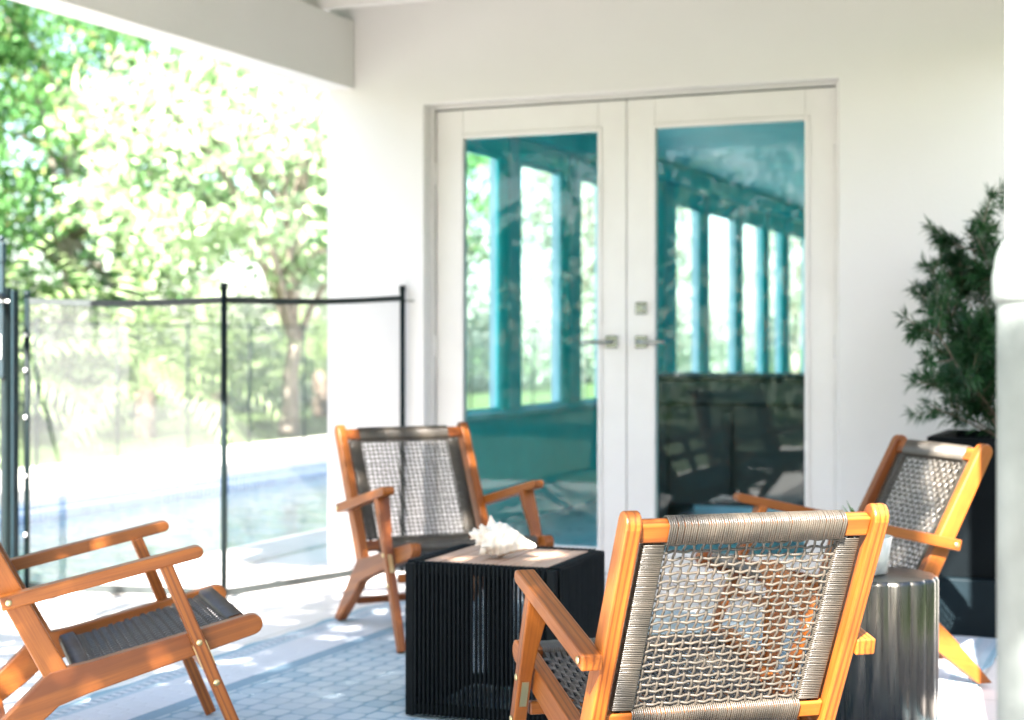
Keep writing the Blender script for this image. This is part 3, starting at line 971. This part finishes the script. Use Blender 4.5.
# ------------------------------------------------------------------ fluted metal stool with a small white pot
sx, sy = cam2w(1.03, 4.50)
SR, SH = .165, .405
stl = thing('metal_stool', 'dark silver fluted drum stool beside the nearest chair', 'stool', (sx, sy, .012), R(9))
lob = lambda an, z: 1 - .052 + .052 * abs(math.cos(an * 8)) ** .8
m = MB(); m.lathe([(SR * .97, 0), (SR, .006), (SR, SH - .012), (SR * .985, SH - .004), (SR * .96, SH)], seg=256, fn=lob, capb=True, capt=False); m.build('drum', M['stool'], stl)
m = MB(); m.lathe([(SR * .962, SH), (SR * .93, SH + .0015), (.002, SH + .0025)], seg=256, fn=lob, capb=False); m.build('top', M['stooltop'], stl)
px_, py_ = cam2w((866 - 512) / 1600 * 4.5, 4.50)
pot = thing('potted_plant', 'small white pot with a green sprig standing on the metal stool', 'plant pot', (px_, py_, .012 + SH + .003))
m = MB(); m.lathe([(.048, 0), (.058, .003), (.072, .102), (.073, .105), (.068, .105), (.066, .098), (.064, .085)], seg=40, capt=False); m.build('pot', M['ceramic'], pot)
m = MB(); m.lathe([(.0645, .086), (.03, .090), (.002, .091)], seg=30, capb=False); m.build('soil', M['soil'], pot)
V = []
for k in range(26):
    a = k * 2.4; ln = random.uniform(.06, .12); t = random.uniform(.2, .7)
    if k == 0: a, ln, t = math.pi + .3 + TH, .13, .32
    d = Vector((math.cos(a) * t, math.sin(a) * t, 1)).normalized(); s = Vector((-math.sin(a), math.cos(a), 0)) * .009
    p0 = Vector((math.cos(a) * .015, math.sin(a) * .015, .088))
    V.append([p0 - s * .4, p0 + s * .4, p0 + d * ln * .6 + s, p0 + d * ln * .6 - s]); V.append([p0 + d * ln * .6 - s, p0 + d * ln * .6 + s, p0 + d * ln + Vector((d.x, d.y, -.3)) * .02 + s * .1, p0 + d * ln + Vector((d.x, d.y, -.3)) * .02 - s * .1])
quads_obj('leaves', np.array([[list(p) for p in q] for q in V]), M['succ'], pot)

# ------------------------------------------------------------------ planter with podocarpus
plx, ply = -.62, 6.22
pl = thing('planter', 'tall black planter holding a dark green needle-leaved shrub in the right corner', 'plant', (plx, ply, 0))
m = MB(); m.box((-.27, -.27, .0), (.27, .27, .215), .008, 2); m.build('plinth', M['base'], pl)
b = bmesh.new()
def ring(hw, z): return [b.verts.new((sx_ * hw, sy_ * hw, z)) for sx_, sy_ in ((-1, -1), (1, -1), (1, 1), (-1, 1))]
rs = [ring(.235, .217), ring(.262, .69), ring(.275, .69), ring(.275, .725), ring(.240, .725), ring(.235, .665)]
b.faces.new(rs[0][::-1])
for r0, r1 in zip(rs, rs[1:]):
    for k in range(4): b.faces.new((r0[k], r0[(k + 1) % 4], r1[(k + 1) % 4], r1[k]))
bmesh.ops.bevel(b, geom=[e for e in b.edges if e.calc_face_angle(0) > .6], offset=.006, segments=2, affect='EDGES')
m = MB(); m.bm(b); m.build('pot', M['pot'], pl)
m = MB(); m.add([(-.237, -.237, .68), (.237, -.237, .68), (.237, .237, .68), (-.237, .237, .68)], [(0, 1, 2, 3)]); m.build('soil', M['soil'], pl)
stems = MB(); LV_ = []


def needle(p, d, ln, wd):
    d = Vector(d).normalized()
    s = d.cross(Vector((rng.normal(), rng.normal(), rng.normal()))).normalized() * wd
    dr = Vector((0, 0, -.12 * ln))
    LV_.append([p - s * .3, p + d * ln * .5 - s, p + d * ln + dr, p + d * ln * .5 + s])


def shoot(p, d, ln, r, lvl):
    n = max(3, int(ln / .05)); pts = [p.copy()]; dd = d.copy()
    for i in range(n):
        dd = (dd + Vector(rng.normal(size=3)) * .10 + Vector((0, 0, .04))).normalized()
        pts.append(pts[-1] + dd * ln / n)
    stems.tube(pts, [r * (1 - .7 * i / n) for i in range(n + 1)], 5)
    for i in range(n + 1):
        q = i / n
        if lvl == 0 and q < .15: continue
        for k in range(13 if lvl else 7):
            a = rng.uniform(0, 2 * math.pi)
            o = dd.orthogonal().normalized(); o2 = dd.cross(o)
            side = o * math.cos(a) + o2 * math.sin(a)
            needle(pts[i] + dd * rng.uniform(-.02, .02), side * .8 + dd * rng.uniform(.5, 1.2), rng.uniform(.045, .085), rng.uniform(.0022, .0036))
    for k in range(10 if lvl else 0):
        needle(pts[-1], dd + Vector(rng.normal(size=3)) * .4, rng.uniform(.04, .07), .0035)
    if lvl < 2:
        cnt = int(ln / (.055 if lvl == 0 else .09))
        for k in range(cnt):
            q = rng.uniform(.12 if lvl == 0 else .3, 1)
            i = min(n - 1, int(q * n))
            a = rng.uniform(0, 2 * math.pi); o = dd.orthogonal().normalized(); o2 = dd.cross(o)
            nd = (dd * .9 + (o * math.cos(a) + o2 * math.sin(a)) * .95).normalized()
            shoot(pts[i].lerp(pts[i + 1], rng.uniform()), nd, ln * rng.uniform(.22, .42) * (1.15 - .5 * q), r * .5, lvl + 1)


for k in range(9):
    a = 2 * math.pi * k / 9 + .4
    lean = .10 if k in (0, 1) else rng.uniform(.14, .30)
    shoot(Vector((math.cos(a) * .06, math.sin(a) * .06, .67)), Vector((math.cos(a) * lean, math.sin(a) * lean, 1)).normalized(), rng.uniform(.62, .90) if k else .97, .009, 0)
# two low side branches and one reaching left
for a, ln, up in ((3.3, .46, .62), (3.9, .46, .7), (2.8, .44, .9), (3.0, .42, 1.3), (3.6, .44, .45), (5.3, .42, .6), (.4, .42, .7), (3.6, .36, 1.1), (4.4, .42, 1.0)):
    shoot(Vector((math.cos(a) * .05, math.sin(a) * .05, .70)), Vector((math.cos(a), math.sin(a), up)).normalized(), ln, .006, 1)
    shoot(Vector((math.cos(a) * .03, math.sin(a) * .03, .82)), Vector((math.cos(a + .3), math.sin(a + .3), up + .3)).normalized(), ln * .9, .006, 0)
SQ = lambda p: (p[0] * .74 + .015, p[1] * .85, .68 + (p[2] - .68) * .92)
stems.v = [SQ(p) for p in stems.v]
stems.build('stems', M['bark'], pl)
quads_obj('foliage', np.array([[SQ(p) for p in q] for q in LV_]), M['podo'], pl)

# ------------------------------------------------------------------ round-capped post at the right edge
gx_, gy_ = cam2w((1040 - 512) / 1600 * 2.0, 2.0)
gp = thing('fence_post', 'grey round post with a domed collar cap at the right edge', 'post', (gx_, gy_, 0))
m = MB(); m.lathe([(.052, 0), (.052, 1.125)], seg=40, capt=False); m.build('pipe', M['galv'], gp)
m = MB(); prof = [(.0525, 1.12), (.057, 1.122), (.058, 1.128), (.058, 1.150), (.0565, 1.158)]
prof += [(.0555 * math.cos(a), 1.160 + .060 * math.sin(a)) for a in [math.pi / 2 * k / 10 for k in range(10)]] + [(.002, 1.220)]
m.lathe(prof, seg=40, capb=False); m.build('cap', M['galv'], gp)

# ------------------------------------------------------------------ pool fences
def pf(px, depth): return cam2w((px - 512) / 1600 * depth, depth)


A_ = Vector((-3.40, 6.668)); B_ = Vector(pf(224, 6.63)); mid_ = Vector((-3.60, 6.1))
C_ = Vector(pf(27, 6.82)); 
nf = thing('pool_fence', 'black mesh pool fence between the patio and the pool, nearest of the two', 'fence', (B_.x, B_.y, 0))
H0, H1 = .03, 1.245
def loc(p, z): return (p[0] - B_.x, p[1] - B_.y, z)
for P_, ht in ((A_, 1.335), (B_, 1.315), (C_, 1.29)):
    m = MB(); m.tube([loc(P_, 0), loc(P_, ht - .02)], .0125, 12); m.tube([loc(P_, ht - .03), loc(P_, ht)], .015, 12); post = m.build('post', M['fencepost'], nf)
    if P_ is C_:
        for z in (.25, .5, .75, .95, 1.1):
            k = MB(); k.tube([loc((P_.x + .004, P_.y - .016), z - .008), loc((P_.x + .004, P_.y - .016), z + .008)], .007, 8); k.build('screw_cap', M['ceramic'], post)
segs = [(A_, B_), (B_, C_)]
for p, q in segs:
    m = MB(); N = 14; top = []; bot = []
    for i in range(N + 1):
        s = i / N; c = p.lerp(q, s)
        sag = .012 * math.sin(math.pi * s)
        top.append(loc(c, H1 - sag + (.03 * (1 - s) if p is A_ else 0))); bot.append(loc(c, H0))
    n = N + 1
    m.add(bot + top, [(i, i + 1, n + i + 1, n + i) for i in range(N)], smooth=True); m.build('mesh_panel', M['fabric'], nf)
    for row in (top, bot):
        e = MB()
        hw = .013 if row is top else .016
        V = []
        for x, y, z in row: V += [(x, y, z - hw), (x, y, z + hw)]
        d = Vector((q - p)).normalized(); nn = Vector((-d.y, d.x)) * .003
        W_ = [(x + nn.x, y + nn.y, z) for x, y, z in V] + [(x - nn.x, y - nn.y, z) for x, y, z in V]
        K = len(V); Fq = []
        for i in range(N):
            a = 2 * i
            Fq += [(a, a + 2, a + 3, a + 1), (K + a, K + a + 1, K + a + 3, K + a + 2), (a + 1, a + 3, K + a + 3, K + a + 1), (a, K + a, K + a + 2, a + 2)]
        e.add(W_, Fq)
        e.build('binding', M['binding'], nf)
m = MB(); m.tube([loc((A_.x, A_.y), 1.262), loc((A_.x + .05, A_.y + .022), 1.262)], .004, 8); m.build('wall_hook', M['chrome'], nf)
# gate at the left edge
G_ = Vector(pf(14, 6.80)); G2 = Vector(pf(6, 6.70))
gt_ = thing('pool_gate', 'blue-black pool gate post with latch at the left edge beside the mesh fence', 'gate', (G_.x, G_.y, 0))
gl = lambda p, z: (p[0] - G_.x, p[1] - G_.y, z)
m = MB(); x, y, _ = gl(G_, 0); m.box((x - .015, y - .015, 0), (x + .015, y + .015, 1.29), .004, 2); m.build('hinge_post', M['bluemetal'], gt_)
m = MB(); x, y, _ = gl(G2, 0); m.box((x - .016, y - .016, .05), (x + .016, y + .016, 1.30), .004, 2)
g3 = G2 + (G2 - G_).normalized() * .85; a3 = gl(g3, 0)
m.box((a3[0] - .016, a3[1] - .016, .05), (a3[0] + .016, a3[1] + .016, 1.30), .004, 2)
for z in (.08, 1.26): m.tube([(x, y, z), (a3[0], a3[1], z)], .014, 8)
m.build('gate_frame', M['fencepost'], gt_)
m = MB(); m.add([(x, y, .09), (a3[0], a3[1], .09), (a3[0], a3[1], 1.25), (x, y, 1.25)], [(0, 1, 2, 3)]); m.build('mesh_panel', M['fabric'], gt_)
m = MB(); m.box((x - .012, y - .040, .92), (x + .014, y - .018, 1.49), .006, 2); m.box((x - .016, y - .045, 1.40), (x + .018, y - .015, 1.485), .006, 2)
m.tube([(x, y - .03, 1.49), (x, y - .03, 1.515)], .012, 10); m.build('latch', M['bluemetal'], gt_)
m = MB(); m.box((x - .008, y - .048, 1.00), (x + .012, y - .041, 1.10), .003); m.box((x - .01, y - .047, 1.235), (x + .055, y - .041, 1.245), .002); m.build('latch_plate', M['ceramic'], gt_)

ff = thing('pool_fence', 'far mesh pool fence of thin posts along the lawn beyond the water', 'fence', (-8.65, 12, 0))
yy = 6.2
ys = []
while yy < 24: ys.append(yy); yy += 1.06
for y in ys:
    m = MB(); m.tube([(0, y - 12, 0), (0, y - 12, 1.27)], .013, 8); m.build('post', M['fencepost'], ff)
m = MB(); m.add([(0, ys[0] - 12, .05), (0, ys[-1] - 12, .05), (0, ys[-1] - 12, 1.22), (0, ys[0] - 12, 1.22)], [(0, 1, 2, 3)]); m.build('mesh_panel', M['farmesh'], ff)
m = MB(); m.box((-.004, ys[0] - 12, 1.222), (.004, ys[-1] - 12, 1.236)); m.build('binding', M['fencepost'], ff)


# ------------------------------------------------------------------ planting
def leaf_quads(C, size, aspect=.45, droop=.2, up=.5, g=rng):
    n = len(C)
    d = g.normal(size=(n, 3)); d[:, 2] -= droop; d /= np.linalg.norm(d, axis=1)[:, None]
    nr = g.normal(size=(n, 3)) * (1 - up); nr[:, 2] += up
    s = np.cross(d, nr); s /= np.linalg.norm(s, axis=1)[:, None] + 1e-9
    nn = np.cross(s, d)
    L = (size * g.uniform(.65, 1.25, n))[:, None]
    w_ = L * aspect
    a = C - d * L * .5; t = C + d * L * .5
    q1 = C - d * L * .08 + s * w_ * .5 + nn * L * .08; q2 = C - d * L * .08 - s * w_ * .5 + nn * L * .08
    return np.stack([a, q1, t, q2], 1)


def crown_points(cen, rad, nclump, nleaf, crad, g, hollow=.45):
    P = []
    ends = []
    for k in range(nclump):
        d = g.normal(size=3); d /= np.linalg.norm(d)
        r = g.uniform(hollow, 1.0) ** .7
        c = np.array(cen) + d * r * np.array(rad)
        ends.append(c)
        cr = crad * g.uniform(.6, 1.3)
        p = g.normal(size=(nleaf, 3)) * cr * np.array([.6, .6, .38])
        P.append(c + p)
    return np.concatenate(P), ends


TRAVEL = Vector((-.20, 1.25, -1.0))
GAPS = [((-.62, 4.90, 0), .26), ((-.70, 4.6, 0), .12),  ((-.33, 3.75, 1.9), .25), ((-.33, 3.75, 1.55), .25), ((-.33, 3.75, 2.2), .25),
        ((-.2, 2.1, 1.17), .10), ((-.775, 5.32, .66), .035), ((-.95, 4.5, .41), .09), ((-1.75, 4.35, .44), .07), ((-1.95, 4.2, .44), .05)]
for _u in np.linspace(-.23, .26, 8):
    for _v in np.linspace(0, .43, 7):
        if (_u * 7 + _v * 11) % 1.0 < .72 or _u > .12:
            _lx, _ly, _lz = _u, -.165 - _v * .45, .30 + _v * .89
            _a = .277 + TH
            _X, _Y = cam2w(.365, 3.425)
            GAPS.append(((_X + _lx * math.cos(_a) - _ly * math.sin(_a), _Y + _lx * math.sin(_a) + _ly * math.cos(_a), _lz), .05 if _u < .1 else .08))

_a = -1.218 + TH
_X, _Y = cam2w(-1.070, 4.165)
for _lx, _ly, _lz, _r in [(.29, y_, .47 + y_ * .22, .03) for y_ in (-.2, -.1, 0, .1)] + [(-.29, y_, .47 + y_ * .22, .03) for y_ in (-.15, .05)]:
    GAPS.append(((_X + _lx * math.cos(_a) - _ly * math.sin(_a), _Y + _lx * math.sin(_a) + _ly * math.cos(_a), _lz), _r))


def prune(C):  # cuts crown leaves along sun rays so the chosen spots are lit
    keep = np.ones(len(C), bool)
    d = np.array(TRAVEL.normalized())
    for p, r in GAPS:
        w = C - np.array(p); t = w @ d
        keep &= np.linalg.norm(w - t[:, None] * d, axis=1) > r
    return C[keep]


def make_tree(name, label, loc, height, crown_c, crown_r, nclump, nleaf, crad, lsize, leafmat, barkmat, trunk_r, seed, aspect=.45, lean=(0, 0), forks=9, group='garden trees beyond the pool', gaps=False):
    g = np.random.default_rng(seed)
    root = thing(name, label, 'tree', loc, 0, group)
    C, ends = crown_points(crown_c, crown_r, nclump, nleaf, crad, g)
    if gaps: C = prune(C + np.array(loc)) - np.array(loc)
    tr = MB()
    top = Vector((crown_c[0] * .8 + lean[0], crown_c[1] * .8 + lean[1], crown_c[2] + crown_r[2] * .3))
    n = 10; path = []
    for i in range(n + 1):
        q = i / n
        path.append(Vector((top.x * q ** 1.4 + g.normal() * .04 * (i > 0), top.y * q ** 1.4 + g.normal() * .04 * (i > 0), top.z * q)))
    tr.tube(path, [trunk_r * (1.25 if i == 0 else 1 - .75 * i / n) for i in range(n + 1)], 9)
    tr.build('trunk', barkmat, root)
    lb = MB()
    for e in [ends[i] for i in g.choice(len(ends), min(forks, len(ends)), replace=False)]:
        e = Vector(e); k = int(g.integers(3, n - 1)); s = path[k]
        if s.z > e.z: s = path[max(2, k - 3)]
        mid = s.lerp(e, .5) + Vector((g.normal() * .1, g.normal() * .1, .18))
        m2 = s.lerp(e, .78) + Vector((g.normal() * .08, g.normal() * .08, .12))
        lb.tube([s, s.lerp(mid, .5) + Vector((0, 0, .06)), mid, m2, e], [trunk_r * .45, trunk_r * .38, trunk_r * .28, trunk_r * .18, trunk_r * .08], 6)
    lb.build('limbs', barkmat, root)
    quads_obj('crown', leaf_quads(C, lsize, aspect, g=g), leafmat, root)
    return root


# tall belt behind the hedge
back = [(-14.2, 10.5, 0), (-15.5, 14.2, 1), (-14.4, 18.0, 2), (-16.5, 22.5, 0), (-15.0, 27.5, 1), (-17.0, 33.5, 2), (-15.0, 40.0, 0), (-16.5, 48.0, 1), (-13.0, 56.0, 2)]
protos = []
labs = ['bushy mid green tree behind the hedge at the left edge of the photo', 'broad leafy tree rising behind the hedge above the far fence',
        'tree with pale limbs standing behind the hedge, right of the broad leafy tree', 'tall dark leafed tree further back beyond the white trunked tree',
        'tree behind the hedge seen between wall edge and pool', 'distant tree seen through the left door glass', 'distant tree seen through the sunroom windows beside the door stile',
        'distant tree seen through the right door glass', 'farthest garden tree at the end of the hedge']
kinds = [dict(crown_c=(.2, .0, 4.3), crown_r=(2.3, 2.4, 2.7), leafmat=M['leaf_a'], lsize=.17), dict(crown_c=(-.2, .3, 4.6), crown_r=(2.6, 2.6, 2.9), leafmat=M['leaf_a'], lsize=.20), dict(crown_c=(0, .2, 4.2), crown_r=(2.2, 2.5, 2.8), leafmat=M['leaf_a'], lsize=.18)]
for i, (x, y, k) in enumerate(back):
    if i < 3:
        o = make_tree('garden_tree', labs[i], (x, y, -.02), 7, nclump=105, nleaf=85, crad=.50, barkmat=M['palebark'], trunk_r=.15, seed=20 + i, forks=14, **kinds[k])
        protos.append(o)
    else:
        o = copy_tree(protos[k]); o.location = (x, y, -.02); o.rotation_euler = (0, 0, 1.3 * i); o['label'] = labs[i]
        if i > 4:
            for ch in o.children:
                if ch.name.startswith('crown'): ch.data = ch.data.copy(); ch.data.materials[0] = M['leaf_glare']  # far crowns take the paler colour that imitates overexposure
        s = 1.0 + .15 * ((i * 7) % 4 - 1) / 2; o.scale = (s, s, s)
# sunlit broad-leaved tree with the pale trunk on the lawn
make_tree('broadleaf_tree', 'pale trunked tree with large sunlit leaves spreading over the lawn by the far fence', (-9.75, 16.2, -.02), 5, (.25, -1.3, 3.05), (1.7, 2.6, 1.35), 95, 80, .34, .155, M['leaf_b'], M['palebark'], .11, 5, .55, (.3, .6), 18)
make_tree('garden_tree', 'small leafy tree on the lawn close behind the far fence at the left', (-11.6, 11.3, -.02), 4, (.0, .2, 2.6), (1.2, 1.5, 1.4), 50, 60, .32, .14, M['leaf_a'], M['palebark'], .08, 11, .45, (0, 0), 12)

# hedge mass
g = np.random.default_rng(5)
n = 26000
Y_ = 5 + 56 * g.uniform(size=n) ** 1.25
hx = -12.6 - 1.6 * g.uniform(size=n) - .7 * np.sin(Y_ * .8) * .4 - np.clip((Y_ - 16) * .12, 0, 1.6)
top_ = 1.9 + .5 * np.sin(Y_ * 1.7) + .35 * np.sin(Y_ * 4.1 + 1)
Z_ = top_ * g.uniform(size=n) ** .8
C = np.stack([hx, Y_, Z_], 1)
fy_ = C[:, 1] > 19 + g.normal(size=n) * .3  # far stretch of hedge gets the paled, overexposed leaf colour
h2 = quads_obj('hedge', leaf_quads(C[fy_], .17, .5, g=g), M['leaf_glare'])
struct(h2, 'stuff', 'hedge continuing past the sunroom windows, leaf colour paled for overexposure')
hd = quads_obj('hedge', leaf_quads(C[~fy_], .17, .5, g=g), M['leaf_c'])
struct(hd, 'stuff', 'dense dark hedge running along the back of the lawn')

n = 9000
C = np.stack([3.4 + 1.2 * g.uniform(size=n), -6 + 18 * g.uniform(size=n), 2.3 * g.uniform(size=n) ** .8], 1)
struct(quads_obj('hedge', leaf_quads(C, .16, .5, g=g), M['leaf_c']), 'stuff', 'unseen dark hedge added to cut the light from the open right side')  # out of view, put in to lower the light from the right
n = 16000
C = np.stack([-13 + 20 * g.uniform(size=n), -6.2 - 1.2 * g.uniform(size=n), 2.7 * g.uniform(size=n) ** .8], 1)
struct(quads_obj('hedge', leaf_quads(C, .17, .55, g=g), M['leaf_c']), 'stuff', 'unseen tall hedge added behind the camera to darken the door reflections')  # out of view, put in so the door glass reflects something dark
# low palms in front of the hedge
def make_palm(label, loc, seed, nf=20, ln=1.35, h=.55):
    g = np.random.default_rng(seed)
    root = thing('palm', label, 'palm', loc, 0, 'low palms in front of the hedge')
    t = MB(); t.lathe([(.13, 0), (.11, h * .5), (.12, h), (.04, h + .08)], seg=10); t.build('trunk', M['bark'], root)
    V = []
    for k in range(nf):
        a = 2.4 * k + g.normal() * .2; el = R(85 - 75 * (k / nf)) ; L = ln * g.uniform(.8, 1.15)
        N = 16; p = Vector((0, 0, h)); d = Vector((math.cos(a) * math.cos(el), math.sin(a) * math.cos(el), math.sin(el)))
        sd = Vector((-math.sin(a), math.cos(a), 0))
        for i in range(N):
            q = i / N
            p2 = p + d * L / N
            d = (d + Vector((0, 0, -.085 - .05 * q))).normalized()
            V.append([p - sd * .008, p + sd * .008, p2 + sd * .006, p2 - sd * .006])
            if i > 2:
                ll = .34 * math.sin(math.pi * (.12 + .86 * q)) + .06
                for s in (-1, 1):
                    dir_ = (sd * s * .85 + d * .65 + Vector((0, 0, -.25))).normalized()
                    wv_ = d * .022
                    V.append([p, p + dir_ * ll * .5 + wv_, p + dir_ * ll + Vector((0, 0, -.05)), p + dir_ * ll * .5 - wv_])
            p = p2
    quads_obj('fronds', np.array([[list(q) for q in f] for f in V]), M['palm'], root)
    return root


make_palm('low palm with arching fronds by the hedge, leftmost behind the mesh fence', (-11.2, 12.3, -.02), 1, 30, 2.1, .55)
make_palm('low palm with drooping pale fronds near the middle of the mesh panel', (-10.9, 15.0, -.02), 2, 30, 2.1, .5)
make_palm('small palm by the hedge just left of the near fence post', (-11.6, 17.6, -.02), 3, 26, 1.7, .4)
make_palm('small palm right of the near fence post under the pale trunked tree', (-11.8, 20.5, -.02), 4, 20, 1.5, .6)
# trees at the camera's side of the garden: they light and show in the door glass
make_tree('garden_tree', 'leafy low tree on the lawn corner, its pale leaves reflected in the right door glass', (-4.7, .7, -.02), 5, (1.1, .3, 2.65), (1.3, 1.1, .75), 44, 55, .28, .14, M['leaf_b'], M['bark'], .07, 31, .45, (0, 0), 12, 'garden trees on the near side')  # pale leaf colour picked to give bright glints in the glass
make_tree('garden_tree', 'slim bushy tree added out of view to shade the round capped post', (1.3, -2.2, -.02), 5, (-.85, .45, 3.5), (.75, .95, .9), 70, 70, .26, .12, M['leaf_a'], M['bark'], .05, 51, .5, (0, 0), 10, 'garden trees on the near side', gaps=True)  # unseen tree put in so its crown shades the post
make_tree('shade_tree', 'spreading shade tree at the lawn edge that dapples the patio', (-2.9, -3.2, -.02), 6, (2.25, 2.85, 4.35), (2.0, 2.15, .95), 260, 75, .34, .13, M['leaf_a'], M['bark'], .085, 41, .5, (0, 0), 22, 'garden trees on the near side', gaps=True)
make_tree('garden_tree', 'broad tree further off behind the camera reflected faintly in the door glass', (-9.5, -6.5, -.02), 6, (0, 0, 3.8), (2.4, 2.4, 2.4), 80, 80, .45, .18, M['leaf_c'], M['bark'], .14, 33, .45, (0, 0), 12, 'garden trees on the near side')

# ------------------------------------------------------------------ light, world, camera
travel = Vector((-.20, 1.25, -1.0)).normalized()
el = math.asin(-travel.z); az = math.atan2(-travel.x, -travel.y)      # compass angle of the sun from +Y towards +X
wd = bpy.data.worlds.new('World'); sc.world = wd; wd.use_nodes = True
nt = wd.node_tree; bg = nt.nodes['Background']
sky = nt.nodes.new('ShaderNodeTexSky'); sky.sky_type = 'NISHITA'; sky.sun_disc = False
sky.sun_elevation = el; sky.sun_rotation = az; sky.air_density = 1.0; sky.dust_density = 1.5; sky.ozone_density = 1.0
nt.links.new(sky.outputs[0], bg.inputs[0]); bg.inputs[1].default_value = .06
sl = bpy.data.lights.new('sun', 'SUN'); sl.energy = 5.0; sl.angle = R(.53); sl.color = (1, .95, .88)
so = bpy.data.objects.new('sun', sl); COL.objects.link(so); so.location = (3, -5, 12)
so.rotation_euler = travel.to_track_quat('-Z', 'Y').to_euler()

cd = bpy.data.cameras.new('camera'); cam = bpy.data.objects.new('camera', cd); COL.objects.link(cam)
cam.location = (0, 0, CAMH); cam.rotation_euler = (R(90), 0, TH)
cd.sensor_width = 36; cd.lens = 1600 / 1024 * 36; cd.shift_y = -18 / 1024
cd.clip_start = .05; cd.clip_end = 900
cd.dof.use_dof = True; cd.dof.focus_distance = 3.35; cd.dof.aperture_fstop = 3.1; cd.dof.aperture_blades = 9
sc.camera = cam

sc.view_settings.view_transform = 'Standard'; sc.view_settings.look = 'None'
sc.view_settings.exposure = 3.42; sc.view_settings.gamma = 1; sc.view_settings.use_curve_mapping = False
cy = sc.cycles
cy.max_bounces = 14; cy.diffuse_bounces = 6; cy.glossy_bounces = 6; cy.transparent_max_bounces = 24; cy.transmission_bounces = 8
cy.caustics_reflective = False; cy.caustics_refractive = False
cy.use_denoising = True; cy.sample_clamp_indirect = 6.0
